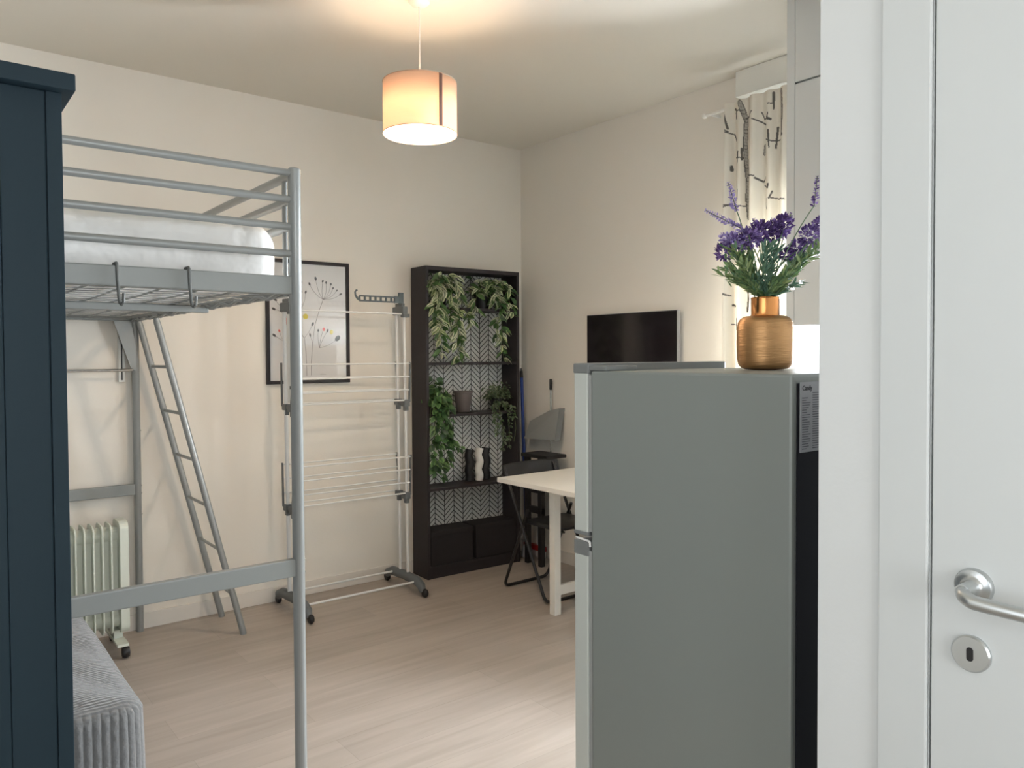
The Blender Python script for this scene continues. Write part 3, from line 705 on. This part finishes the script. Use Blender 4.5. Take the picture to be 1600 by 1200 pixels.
# ------------------------------------------------------------------ folding chair
t = thing('folding_chair', 'black folding chair with tubular steel frame tucked under the white table', 'chair', (3.07, 3.55, 0))
cx0, cx1 = 2.885, 3.285; rr = .0095
def tb(pts, name):
    # round the corners
    P_ = [Vector(p) for p in pts]; out = [P_[0]]
    for i in range(1, len(P_)-1):
        a, b_, c = P_[i-1], P_[i], P_[i+1]; d1 = (a-b_).normalized()*.045; d2 = (c-b_).normalized()*.045
        for k in range(6):
            f = k/5; out.append((b_+d1)*(1-f)**2+b_*2*f*(1-f)+(b_+d2)*f*f)
    out.append(P_[-1]); return MB().tube(out, rr, 10).build(name, BLACKM, t)
tb([(cx0, 3.738, .755), (cx0, 3.350, rr), (cx1, 3.350, rr), (cx1, 3.738, .755)], 'front_frame')
tb([(cx0+.024, 3.54, .52), (cx0+.024, 3.775, rr), (cx1-.024, 3.775, rr), (cx1-.024, 3.54, .52)], 'rear_frame')
m = MB(); seat = []
for k in range(25):
    f = k/24; a = 0
x0_, x1_, y0_, y1_ = cx0+.035, cx1-.035, 3.225, 3.60
m.box((x0_, y0_, .440), (x1_, y1_, .458), rot=Matrix.Rotation(math.radians(-2), 3, 'X'), bev=.008)
m.tube([(x0_+.005, y0_+.01, .437), (x0_+.005, y1_-.02, .437)], .007, 8).tube([(x1_-.005, y0_+.01, .437), (x1_-.005, y1_-.02, .437)], .007, 8)
m.build('seat', BLACKP, t)
m = MB(); P_ = []; F = []; n = 14
for k in range(n+1):
    f = k/n; x = cx0-.008+(cx1-cx0+.045)*f; bow = .035*(1-(2*f-1)**2)
    for (yo, z) in ((3.712, .690), (3.728, .690), (3.750, .768), (3.742, .775), (3.734, .770)):
        P_.append((x, yo+bow, z-.006*(2*f-1)**4))
for k in range(n):
    for j in range(5): F.append((k*5+j, k*5+(j+1) % 5, (k+1)*5+(j+1) % 5, (k+1)*5+j))
F += [list(range(5))[::-1], [n*5+j for j in range(5)]]
m.add(P_, F, None, True); m.build('backrest', BLACKP, t)

# ------------------------------------------------------------------ black step stool / ladder in the corner
t = thing('step_stool', 'black wooden step stool in the corner beside the bookcase', 'stool', (3.44, 4.04, 0))
BW2 = mat('black_stained_wood', (30, 27, 28), .5)
sx0, sx1 = 3.375, 3.53
for y in (3.965, 4.11):
    MB().box((sx0, y, 0), (sx0+.035, y+.035, .745), bev=.002).build('leg', BW2, t)
    MB().bar((sx1-.02, y+.017, 0), (sx1-.02, y+.017, .745), .030, .03, (0, 1, 0)).build('leg', BW2, t)
MB().box((sx0-.028, 3.875, .745), (sx1, 4.150, .770), bev=.008).build('top_step', BW2, t)
for z in (.36, .50, .63): MB().box((sx0+.003, 3.965, z), (sx0+.030, 4.12, z+.045), bev=.002).build('slat', BW2, t)
MB().bar((sx0+.02, 3.97, .55), (sx0+.02, 4.11, .63), .015, .02).build('brace', BW2, t)
# blue mop, dustpan, red brush
t = thing('mop', 'blue handled mop standing in the corner between bookcase and stool', 'mop', (3.50, 4.24, 0))
h1, h0 = at(814.5, 577, x=3.545), Vector((3.47, 4.235, .10))
MB().tube([h0, h1-(h1-h0).normalized()*.06], .012, 12).build('handle', mat('blue_handle', (38, 66, 150), .4), t)
m = MB().tube([h1-(h1-h0).normalized()*.062, h1-(h1-h0).normalized()*.01], [.013, .010], 12); m.tube([h1-(h1-h0).normalized()*.012, h1+Vector((0, 0, .008)), h1+Vector((0, .008, .004)), h1-(h1-h0).normalized()*.012], .003, 6)
m.build('grip', BLACKP, t)
m = MB(); rnd = random.Random(2)
for k in range(60):
    a = rnd.uniform(0, 2*PI); m.tube([h0+Vector((0, 0, .02)), h0+Vector((.02*math.cos(a), .03*math.sin(a), -.03)), h0+Vector((.03*math.cos(a), .05*math.sin(a), -.095))], .004, 5)
m.build('mop_head', mat('mop_cotton', (190, 192, 200), .9), t)
t = thing('dustpan', 'grey long handled dustpan with black grip hanging on the wall', 'dustpan', (3.53, 4.05, .75))
def dp(u, v, x): p = at(u, v, x=x); return p
poly = [dp(858.5, 641.5, 3.53), dp(873.5, 638, 3.53), dp(865.5, 688, 3.47), dp(818.5, 685, 3.47), dp(828, 658, 3.51)]
MB().prism(poly, (.006, 0, 0)).build('pan', mat('dustpan_grey', (150, 152, 150), .5), t)
MB().prism([dp(872.5, 638, 3.532), dp(874.5, 638, 3.532), dp(866.5, 689, 3.472), dp(864.5, 689, 3.472)], (.05, 0, 0)).build('rim', GREYT, t)
ax = at(860.5, 615, x=3.555)
MB().tube([(3.555, ax.y, .72), (3.555, ax.y, 1.20)], .006, 10).build('rod', CHROME, t)
MB().tube([(3.555, ax.y, 1.20), (3.555, ax.y, 1.205), (3.555, ax.y, 1.272), (3.555, ax.y, 1.278)], [.007, .010, .010, .007], 12).build('grip', BLACKP, t)
t = thing('floor_brush', 'red floor brush with pale bristles behind the step stool', 'brush', (3.50, 4.3, 0))
MB().box((3.525, 4.12, .045), (3.560, 4.345, .085), bev=.01).build('brush_head', mat('red_plastic', (150, 30, 34), .45), t)
MB().box((3.528, 4.123, 0), (3.557, 4.342, .046), bev=.004).build('bristles', mat('bristle', (205, 200, 196), .9), t)
MB().tube([(3.5425, 4.20, .08), (3.565, 4.17, .73)], .007, 10).build('handle', mat('pale_handle', (196, 198, 206), .5), t)

# ------------------------------------------------------------------ curtain with branch print
cy0, cy1, cz0, cz1, cxx = 2.10, 2.533, .12, 2.775, 3.46
segs = []   # strokes (points in photo frame mapped on the curtain plane), radius
def S(u, v): p = at(u, v, x=cxx); return (p.y, p.z)
def stroke(pts, r0, r1=None):
    r1 = r0 if r1 is None else r1; P_ = [S(*p) for p in pts]; n = len(P_)-1
    for i in range(n): segs.append((P_[i], P_[i+1], r0+(r1-r0)*i/n, r0+(r1-r0)*(i+1)/n))
def C1(x, y): return (1050+x/4., 100+y/4.)
def C2(x, y): return (1080+x/3.527, 260+y/3.53)
stroke([C1(425, 240), C1(445, 300), C1(460, 350), C1(457, 420), C1(455, 520), C1(460, 640), C1(465, 720), C1(463, 850), C1(470, 960)], .013, .011)
stroke([C1(460, 340), C1(490, 325), C1(515, 295)], .006, .003); stroke([C1(515, 345), C1(550, 360), C1(590, 380)], .003, .004)
stroke([C1(430, 290), C1(400, 290), C1(385, 280)], .003, .006); stroke([C1(395, 300), C1(393, 335)], .008, .005)
stroke([C1(305, 415), C1(350, 425)], .011, .006); stroke([C1(350, 430), C1(380, 440), C1(392, 475)], .003, .004)
stroke([C1(312, 250), C1(335, 320), C1(352, 405)], .003, .005)
stroke([C1(388, 582), C1(440, 588)], .003, .003); stroke([C1(418, 550), C1(416, 622)], .006, .003); stroke([C1(438, 530), C1(440, 600)], .004)
stroke([C1(365, 640), C1(366, 665)], .006); stroke([C1(475, 690), C1(500, 700), C1(525, 700)], .006, .003); stroke([C1(530, 715), C1(560, 735), C1(575, 705)], .005, .003)
stroke([C1(565, 755), C1(605, 775), C1(605, 750)], .003, .005)
stroke([C1(610, 835), C1(660, 840), C1(715, 845)], .003, .003); stroke([C1(612, 840), C1(625, 795)], .004, .003); stroke([C1(590, 840), C1(583, 875), C1(596, 905)], .004, .003)
stroke([C1(685, 165), C1(693, 260), C1(695, 350), C1(694, 440)], .011, .004); stroke([C1(694, 440), C1(680, 450)], .008, .004)
stroke([C1(633, 180), C1(632, 280)], .006, .003); stroke([C1(603, 245), C1(632, 246)], .003)
stroke([C1(590, 470), C1(625, 482), C1(670, 468)], .003); stroke([C1(606, 415), C1(612, 520)], .006, .003); stroke([C1(650, 395), C1(638, 525)], .006, .003)
stroke([C1(575, 510), C1(570, 560)], .009); stroke([C1(555, 300), C1(575, 345), C1(600, 340), C1(605, 305), C1(590, 345)], .003); stroke([C1(600, 340), C1(618, 345)], .006)
stroke([C1(305, 920), C1(340, 890), C1(365, 878)], .010, .004); stroke([C1(365, 880), C1(400, 890), C1(450, 888)], .003); stroke([C1(420, 785), C1(418, 850), C1(395, 875)], .003)
stroke([C2(300, 640), C2(305, 720), C2(298, 800)], .008, .005); stroke([C2(170, 700), C2(185, 702), C2(215, 714)], .010, .003); stroke([C2(222, 765), C2(245, 775)], .006, .003); stroke([C2(218, 872), C2(255, 874)], .003); stroke([C2(258, 840), C2(258, 900)], .004, .003)
stroke([C2(228, 570), C2(230, 640)], .005, .003); stroke([C2(255, 600), C2(262, 650)], .005, .003); stroke([C2(440, 690), C2(440, 760)], .007, .006)
NY, NZ = 200, 800
P_ = []; Cc = []; F = []
basec = lin((236, 230, 218)); inkc = lin((104, 100, 96))
grid = {}
for sgm in segs:
    (ay, az), (by_, bz_), r0, r1 = sgm
    R = max(r0, r1)+.01
    for gy in range(int((min(ay, by_)-R)/.04)-1, int((max(ay, by_)+R)/.04)+2):
        for gz in range(int((min(az, bz_)-R)/.04)-1, int((max(az, bz_)+R)/.04)+2): grid.setdefault((gy, gz), []).append(sgm)
for i in range(NZ+1):
    z = cz0+(cz1-cz0)*i/NZ
    for j in range(NY+1):
        f = j/NY; y = cy0+(cy1-cy0)*f
        amp = .022*(.55+.45*min(1, (cz1-z)/.5))
        x = cxx+amp*(math.sin(y*2*PI/.082+.7*math.sin(y*9+1))+.35*math.sin(y*2*PI/.19+2))+.004*math.sin(z*3+y*20)
        P_.append((x, y, z))
        k = 0.
        for (a, b_, r0, r1) in grid.get((int(y/.04), int(z/.04)), ()):
            dy, dz = b_[0]-a[0], b_[1]-a[1]; l2 = dy*dy+dz*dz+1e-12; tt = max(0, min(1, ((y-a[0])*dy+(z-a[1])*dz)/l2))
            dd = math.hypot(y-a[0]-dy*tt, z-a[1]-dz*tt); rr_ = r0+(r1-r0)*tt
            if dd < rr_:
                kk = 1. if (rr_ < .0065 or dd > rr_-.0035) else .45+.35*(math.sin(y*900+z*130) > 0)
                k = max(k, kk)
        Cc.append(tuple(b*(1-k)+n_*k for b, n_ in zip(basec, inkc)))
for i in range(NZ):
    for j in range(NY):
        a = i*(NY+1)+j; F.append((a, a+1, a+NY+2, a+NY+1))
t = thing('curtain', 'cream curtain printed with black branches hanging at the window', 'curtain', (cxx, (cy0+cy1)/2, cz0))
m = MB(); m.add(P_, F, Cc, True)
fb = m.build('fabric', attr_mat('printed_curtain', .9, .22), t)
sol = fb.modifiers.new('thickness', 'SOLIDIFY'); sol.thickness = .0012
t = thing('curtain_rod', 'thin white curtain rod above the window', 'curtain rod', (3.52, 2.4, 2.72))
rz = at(1088, 185, x=3.50).z
MB().tube([(3.505, 2.70, rz), (3.505, 2.03, rz+.004)], .0085, 12).build('rod', TABLE, t)
MB().lathe([(.004, 0), (.014, .006), (.014, .02), (.006, .026)], (3.505, 2.695, rz), 16, 'y').build('finial', TABLE, t)
MB().box((3.50, 2.655, rz-.010), (X1, 2.667, rz+.010), bev=.002).build('bracket', TABLE, t)

# ------------------------------------------------------------------ kitchen wall cabinets
def cabinet(z0_, z1_, label):
    t = thing('wall_cabinet', label, 'cabinet', (3.40, 1.5, z0_), 'stacked kitchen wall cabinets')
    MB().box((2.985, .75, z0_), (X1, 1.826, z1_)).build('carcass', CABM, t)
    MB().box((2.965, .752+.54, z0_+.002), (2.983, 1.824, z1_-.002), bev=.0015).build('door', CABM, t)
    MB().box((2.965, .752, z0_+.002), (2.983, .752+.536, z1_-.002), bev=.0015).build('door', CABM, t)
CABM = mat('cabinet_white', (206, 208, 206), .35)
cabinet(1.560, 2.578, 'tall white kitchen wall cabinet right of the curtain, lower of two')
cabinet(2.582, 2.944, 'short white cabinet against the ceiling, above the tall one')
o = MB().box((2.970, 1.828, 1.560), (X1-.08, 1.866, 2.944), bev=.002).build('filler_panel', CABM); tag(o, 'narrow white side panel between curtain and kitchen cabinets', 'panel')

# ------------------------------------------------------------------ fridge
fx0, fx1, fy0, fy1 = 1.300, 1.842, .803, 1.340; fz = 1.4035
t = thing('fridge', 'silver grey two door fridge with vase on top', 'fridge', ((fx0+fx1)/2, (fy0+fy1)/2, 0))
cab = MB().box((fx0, fy0, .03), (fx1, fy1, fz), bev=.006).build('cabinet', FRIDGE, t)
MB().box((fx0+.014, fy0-.003, .05), (fx1-.014, fy0+.001, fz-.018)).build('back_panel', mat('fridge_back_black', (18, 18, 25), .7, spec=.2), t)
MB().box((fx0+.002, fy1, 1.012), (fx1-.002, fy1+.010, fz-.010)).build('door_gasket', mat('gasket_grey', (150, 152, 150), .6), t)
MB().box((fx0+.002, fy1, .05), (fx1-.002, fy1+.010, .965)).build('door_gasket', MATS['gasket_grey'], t)
for z0_, z1_, nm in ((1.008, 1.400, 'freezer_door'), (.04, .952, 'fridge_door')):
    d = MB().box((fx0, fy1+.012, z0_), (fx1, fy1+.060, z1_), bev=.004).build(nm, FRDOOR, t)
    if nm == 'freezer_door':
        MB().box((fx0-.001, fy1+.009, 1.396), (fx1+.001, fy1+.062, 1.422), bev=.004).build('door_cap', GREYT, d)
        MB().box((fx0-.001, fy1+.010, 1.000), (fx1+.001, fy1+.061, 1.009), bev=.002).build('door_cap', GREYT, d)
    else:
        MB().box((fx0-.001, fy1+.010, .950), (fx1+.001, fy1+.061, .986), bev=.003).build('door_cap', GREYT, d)
MB().tube([(fx0-.001, fy1+.052, .992), (fx0-.001, fy1+.030, .990), (fx0-.001, fy1+.008, .989), (fx0-.001, fy1+.004, .986), (fx0-.001, fy1+.003, .976)], .0028, 8).build('hinge', WHITEM, t)
MB().box((fx0+.004, fy1-.045, fz), (fx0+.115, fy1+.030, fz+.012), bev=.003).build('hinge_cover', GREYT, t)
m = MB().box((fx0+.020, fy0-.0045, 1.255), (fx0+.125, fy0-.003, 1.388)); m.cur = 1; rnd = random.Random(4)
for k in range(24):
    z = 1.368-.0046*k
    for xs, mx_ in ((fx0+.026, .030), (fx0+.062, .050)):
        if k < 2 and xs > fx0+.05 or k >= 2:
            m.box((xs, fy0-.0050, z-.0016), (xs+mx_*rnd.uniform(.4, 1), fy0-.0044, z))
lb = m.build('rating_label', [mat('label_silver', (150, 151, 154), .5), mat('label_ink', (84, 84, 90), .6)], t)
def text(s_, size, loc, m_, parent, name):
    cu = bpy.data.curves.new('t', 'FONT'); cu.body = s_; cu.size = size; cu.extrude = .0003; to = bpy.data.objects.new('t', cu); COL.objects.link(to)
    bpy.context.view_layer.update(); me = bpy.data.meshes.new_from_object(to.evaluated_get(bpy.context.evaluated_depsgraph_get())); bpy.data.objects.remove(to)
    mw = Matrix.Translation(Vector(loc)-WLD[parent.name]) @ Matrix.Rotation(PI/2, 4, 'X'); me.transform(mw); me.materials.clear(); me.materials.append(m_)
    o = bpy.data.objects.new(name, me); COL.objects.link(o); o.parent = parent; return o
text('Candy', .013, (fx0+.026, fy0-.0050, 1.3725), mat('logo_ink', (34, 34, 40), .5), lb, 'logo')

# ------------------------------------------------------------------ vase and lavender
vp = Vector((1.612, 1.068, fz+.0006))
VD = 1.84
t = thing('gold_vase', 'round shouldered brushed gold vase on top of the fridge', 'vase', vp)
def goldmat(name, rgb, rough, scr):
    mm = mat(name, rgb, rough, 1.); nt = mm.node_tree; b = nt.nodes['Principled BSDF']; N = nt.nodes.new; L = nt.links.new
    if scr:
        tc = N('ShaderNodeTexCoord'); mp = N('ShaderNodeMapping'); mp.inputs['Scale'].default_value = (20, 20, 620); L(tc.outputs['Object'], mp.inputs[0])
        no = N('ShaderNodeTexNoise'); no.inputs['Scale'].default_value = 1; no.inputs['Detail'].default_value = 4; L(mp.outputs[0], no.inputs[0])
        bp_ = N('ShaderNodeBump'); bp_.inputs['Distance'].default_value = .0016; bp_.inputs['Strength'].default_value = .9; L(no.outputs[0], bp_.inputs['Height']); L(bp_.outputs[0], b.inputs['Normal'])
    return mm
R_ = .0645
prof = [(.030, .0), (.046, .0015), (.055, .005), (.0615, .013), (R_, .026), (R_+.001, .060), (R_+.0005, .100), (R_-.002, .113), (R_-.007, .121), (R_-.015, .1265), (R_-.026, .1285), (.0335, .129)]
MB().lathe(prof, vp, 48).build('body', goldmat('brushed_gold', (196, 152, 106), .38, True), t)
prof = [(.0335, .1285), (.0325, .132), (.0325, .168), (.0335, .171), (.0325, .1725), (.0305, .171), (.0300, .135)]
MB().lathe(prof, vp, 48).build('neck', goldmat('polished_copper', (214, 146, 88), .18, False), t)

t = thing('lavender_bouquet', 'purple artificial lavender with green leaves in the gold vase', 'flowers', vp+Vector((0, 0, .03)))
def fp(u, v, dd=0.):   # point at the bouquet's distance
    r_ = ray(u, v); return Vector((0, 0, CH))+r_*((vp-Vector((0, 0, CH))).dot(FW)+dd)
mouth = vp+Vector((0, 0, .165)); bot = vp+Vector((0, 0, .02))
pur = [lin((122, 98, 158)), lin((98, 74, 138)), lin((148, 126, 180)), lin((80, 58, 110))]
dpur = [lin((88, 60, 122)), lin((106, 78, 146)), lin((68, 46, 92)), lin((132, 106, 168))]
lil = [lin((176, 164, 206)), lin((140, 124, 180)), lin((160, 144, 192))]
rnd = random.Random(31)
def petal(m, p, d, s_, cols):
    m.leaf(p, d, Vector((rnd.uniform(-1, 1), rnd.uniform(-1, 1), rnd.uniform(-1, 1))), s_, s_*.62, rnd.choice(cols), rnd.choice(cols), rnd.uniform(-.2, .3), .3)
def spike(parent, p0, p1, r0, cols, dens):
    m = MB(); ax_ = p1-p0; L_ = ax_.length; d = ax_.normalized(); n = max(4, int(L_/.0055)); x = d.orthogonal().normalized(); y = d.cross(x)
    m.tube([p0, p1], .0012, 5, col=lin((100, 106, 90)))
    for i in range(n+1):
        f = i/n; rr_ = r0*(1-.75*f**1.5)
        for k in range(dens):
            a = rnd.uniform(0, 2*PI); o_ = (x*math.cos(a)+y*math.sin(a))
            petal(m, p0+ax_*f+o_*rr_*rnd.uniform(.1, .45), (o_+d*rnd.uniform(.2, 1.0)), rr_*rnd.uniform(.55, 1.0)+.003, cols)
    m.build('flower_spike', PETAL, parent)
def cluster(parent, c, rx, rz_, cols, n):
    m = MB()
    for _ in range(n):
        v = Vector((rnd.gauss(0, 1), rnd.gauss(0, 1), rnd.gauss(0, 1))); v.normalize(); rr_ = rnd.uniform(.3, 1)**.5
        p = c+(RT*(v.x*rx*rr_)+FW*(v.y*rx*.8*rr_)+Vector((0, 0, v.z*rz_*rr_)))
        petal(m, p, v+Vector((0, 0, .3)), rnd.uniform(.007, .013), cols)
    m.build('flower_cluster', PETAL, parent)
def stemline(a, b, via=None, r_=.0014, name='stem'):
    pts = []
    for k in range(11):
        f = k/10; p = a.lerp(b, f)
        if via is not None: p = a*(1-f)**2+via*2*f*(1-f)+b*f*f
        pts.append(p)
    return MB().tube([bot.lerp(a, .3), a]+pts[1:], r_, 6).build(name, mat('bouquet_stem', (96, 120, 92), .6), t)
def mth_(i): return mouth+RT*((i % 5-2)*.008)+FW*((i % 3-1)*.010)
lst = [  # stem end, spike tip, radius, colours, density, depth offset, kind
    ((1151, 329), (1138, 286), .010, lil, 5, .03), ((1168, 362), (1103, 329), .010, lil, 7, -.03), ((1272, 322), (1277, 276), .0075, pur, 5, 0.),
    ((1182, 372), (1178, 342), .009, pur, 5, .05), ((1225, 368), (1236, 334), .009, pur, 5, .04)]
for i, (a, b_, r0, cols, dn, dd) in enumerate(lst):
    pa, pb = fp(*a, dd), fp(*b_, dd); s_ = stemline(mth_(i), pa, mth_(i).lerp(pa, .55)+Vector((0, 0, .03))); spike(s_, pa, pb, r0, cols, dn)
cl = [((1190, 362), .030, .022, dpur, 260, .0), ((1172, 372), .026, .020, pur, 200, -.03), ((1150, 380), .026, .020, lil+pur, 200, -.02), ((1132, 393), .020, .018, dpur, 150, 0), ((1138, 372), .018, .010, lil, 80, .02),
      ((1210, 362), .026, .022, dpur, 230, .02), ((1224, 352), .022, .022, dpur, 200, -.01), ((1267, 368), .026, .022, pur, 220, 0), ((1245, 386), .018, .012, dpur, 110, .02), ((1228, 398), .014, .012, dpur, 80, .03), ((1283, 352), .018, .016, pur, 100, 0)]
for i, (a, rx, rz_, cols, n, dd) in enumerate(cl):
    c = fp(*a, dd); s_ = stemline(mth_(i+2), c-Vector((0, 0, .01)), mth_(i+2).lerp(c, .5)+Vector((0, 0, .02))+RT*rnd.uniform(-.006, .006)); cluster(s_, c, rx, rz_, cols, n)
# fine leaf sprays
lg = [lin((128, 150, 96)), lin((104, 134, 84)), lin((150, 166, 112)), lin((92, 124, 92))]
lt = [lin((96, 130, 112)), lin((112, 142, 116)), lin((84, 116, 96))]
sprays = [((1152, 402), lg, 110, .03), ((1168, 395), lg, 90, .03), ((1145, 425), lg, 60, .02), ((1160, 440), lg, 90, .03), ((1178, 445), lg, 90, .03), ((1198, 395), lt, 60, .018), ((1210, 400), lt, 60, .018), ((1255, 402), lt+lg, 110, .03), ((1270, 392), lg, 80, .02), ((1240, 420), lg, 60, .02), ((1225, 435), lg, 90, .03), ((1212, 447), lg, 80, .03), ((1246, 443), lt, 40, .015), ((1192, 448), lt, 70, .025), ((1130, 430), lg, 30, .015)]
for i, (a, cols, n, sp) in enumerate(sprays):
    dd = ((i*7) % 5-2)*.014; c = fp(*a, dd); st_ = stemline(mth_(i), c, None, .0013, 'leaf_stem'); m = MB(); rt = mth_(i); dr = (c-rt)
    for _ in range(int(n*1.5)):
        f = rnd.uniform(.12, 1.15); p = rt+dr*f+Vector((rnd.gauss(0, 1), rnd.gauss(0, 1), rnd.gauss(0, .8)))*sp*.28*f
        d = dr.normalized()*.9+Vector((rnd.uniform(-1, 1), rnd.uniform(-1, 1), rnd.uniform(-.4, .6)))*.7
        m.leaf(p, d, Vector((rnd.uniform(-1, 1), rnd.uniform(-1, 1), 1)), rnd.uniform(.018, .034), .0068, rnd.choice(cols), rnd.choice(cols), .1, .2)
    m.build('leaf_spray', GREENLEAF, st_)

# ------------------------------------------------------------------ pendant lamp
lc = Vector((1.74, 2.824, 0)); lr, lz0, lz1 = .156, 2.381, 2.597
t = thing('pendant_lamp', 'lit cream drum shade pendant lamp hanging from the ceiling', 'lamp', (lc.x, lc.y, lz0))
MB().lathe([(.045, 0), (.045, -.012), (.030, -.026), (.006, -.030)], (lc.x, lc.y, HC), 28).build('ceiling_rose', TABLE, t)
MB().tube([(lc.x, lc.y, HC-.028), (lc.x, lc.y, lz1-.03)], .0028, 8).build('cord', TABLE, t)
MB().tube([(lc.x, lc.y, lz1+.085), (lc.x, lc.y, lz1-.05)], [.004, .0075], 10).build('cord_grip', TABLE, t)
def shademat(name, rgb, tr, clear=0.):
    m = bpy.data.materials.new(name); m.use_nodes = True; nt = m.node_tree; nt.nodes.remove(nt.nodes['Principled BSDF']); N = nt.nodes.new; L = nt.links.new
    d = N('ShaderNodeBsdfDiffuse'); tl = N('ShaderNodeBsdfTranslucent'); ms = N('ShaderNodeMixShader'); ms.inputs[0].default_value = tr
    tc = N('ShaderNodeTexCoord'); mp = N('ShaderNodeMapping'); mp.inputs['Scale'].default_value = (8, 8, 300); no = N('ShaderNodeTexNoise'); no.inputs['Scale'].default_value = 1.5; L(tc.outputs['Object'], mp.inputs[0]); L(mp.outputs[0], no.inputs[0])
    mx = N('ShaderNodeMix'); mx.data_type = 'RGBA'; c = lin(rgb); mx.inputs[6].default_value = tuple(x*.88 for x in c)+(1,); mx.inputs[7].default_value = c+(1,); L(no.outputs[0], mx.inputs[0])
    L(mx.outputs[2], d.inputs[0]); L(mx.outputs[2], tl.inputs[0]); L(d.outputs[0], ms.inputs[1]); L(tl.outputs[0], ms.inputs[2])
    if clear:
        tp = N('ShaderNodeBsdfTransparent'); m2 = N('ShaderNodeMixShader'); m2.inputs[0].default_value = clear; L(ms.outputs[0], m2.inputs[1]); L(tp.outputs[0], m2.inputs[2]); ms = m2
    L(ms.outputs[0], nt.nodes['Material Output'].inputs[0]); return m
sh = MB(); n = 64; P_ = []; F = []
for z in (lz0, lz1):
    for k in range(n): a = 2*PI*k/n; P_.append((lc.x+lr*math.cos(a), lc.y+lr*math.sin(a), z))
for k in range(n): F.append((k, (k+1) % n, n+(k+1) % n, n+k))
sh.add(P_, F, None, True); sho = sh.build('lamp_shade', shademat('shade_linen', (236, 214, 196), .46), t); so = sho.modifiers.new('thickness', 'SOLIDIFY'); so.thickness = .0015
ring = MB()
for z in (lz0, lz1):
    ring.tube([(lc.x+lr*math.cos(2*PI*k/n), lc.y+lr*math.sin(2*PI*k/n), z) for k in range(n+1)], .0018, 6)
for k in range(3):
    a = 2*PI*k/3+.4; ring.tube([(lc.x, lc.y, lz1-.045), (lc.x+lr*math.cos(a), lc.y+lr*math.sin(a), lz1)], .0012, 6)
ring.build('shade_frame', mat('shade_ring', (196, 170, 146), .6), t)
# dark seam strip facing the camera, a little right of centre
sd = at(688, 160, y=2.72); aa = math.atan2(-CH*0-lc.y, -lc.x)
best = None
for k in range(720):
    a = 2*PI*k/720; p = Vector((lc.x+lr*math.cos(a), lc.y+lr*math.sin(a), 2.5)); d_ = (p-Vector((0, 0, CH))); u = CX+FPX*d_.dot(AX)/d_.dot(FW)
    if d_.length < (Vector((lc.x, lc.y, 2.5))-Vector((0, 0, CH))).length:
        if best is None or abs(u-688) < best[0]: best = (abs(u-688), a)
a0 = best[1]; st = MB(); P_ = []
for z in (lz0+.002, lz1-.002):
    for k in range(4): a = a0+(k-1.5)*.034; P_.append((lc.x+(lr+.003)*math.cos(a), lc.y+(lr+.003)*math.sin(a), z))
st.add(P_, [(0, 1, 5, 4), (1, 2, 6, 5), (2, 3, 7, 6)], None, True); sto = st.build('seam_strip', mat('seam_brown', (128, 98, 88), .8), t); so = sto.modifiers.new('thickness', 'SOLIDIFY'); so.thickness = .001; so.offset = 1
df = MB().lathe([(.0005, 0), (lr-.004, 0), (lr-.004, .002), (.0005, .002)], (lc.x, lc.y, lz0+.004), 48).build('diffuser', shademat('diffuser_acrylic', (250, 244, 232), .75, .6), t)
MB().lathe([(.006, .055), (.014, .05), (.016, .03), (.028, .005), (.031, -.015), (.024, -.038), (.008, -.048)], (lc.x, lc.y, lz1-.095), 20).build('bulb', emis('bulb_glow', (255, 214, 160), 22), t)
l = bpy.data.lights.new('pendant_light', 'POINT'); l.energy = 8; l.color = (1, .74, .50); l.shadow_soft_size = .06
lo = bpy.data.objects.new('pendant_light', l); COL.objects.link(lo); lo.location = (lc.x, lc.y, lz1-.17)
l = bpy.data.lights.new('pendant_downlight', 'SPOT'); l.energy = 72; l.color = (1, .80, .60); l.shadow_soft_size = .05; l.spot_size = math.radians(168); l.spot_blend = .35
lo = bpy.data.objects.new('pendant_downlight', l); COL.objects.link(lo); lo.location = (lc.x, lc.y, lz1-.155)
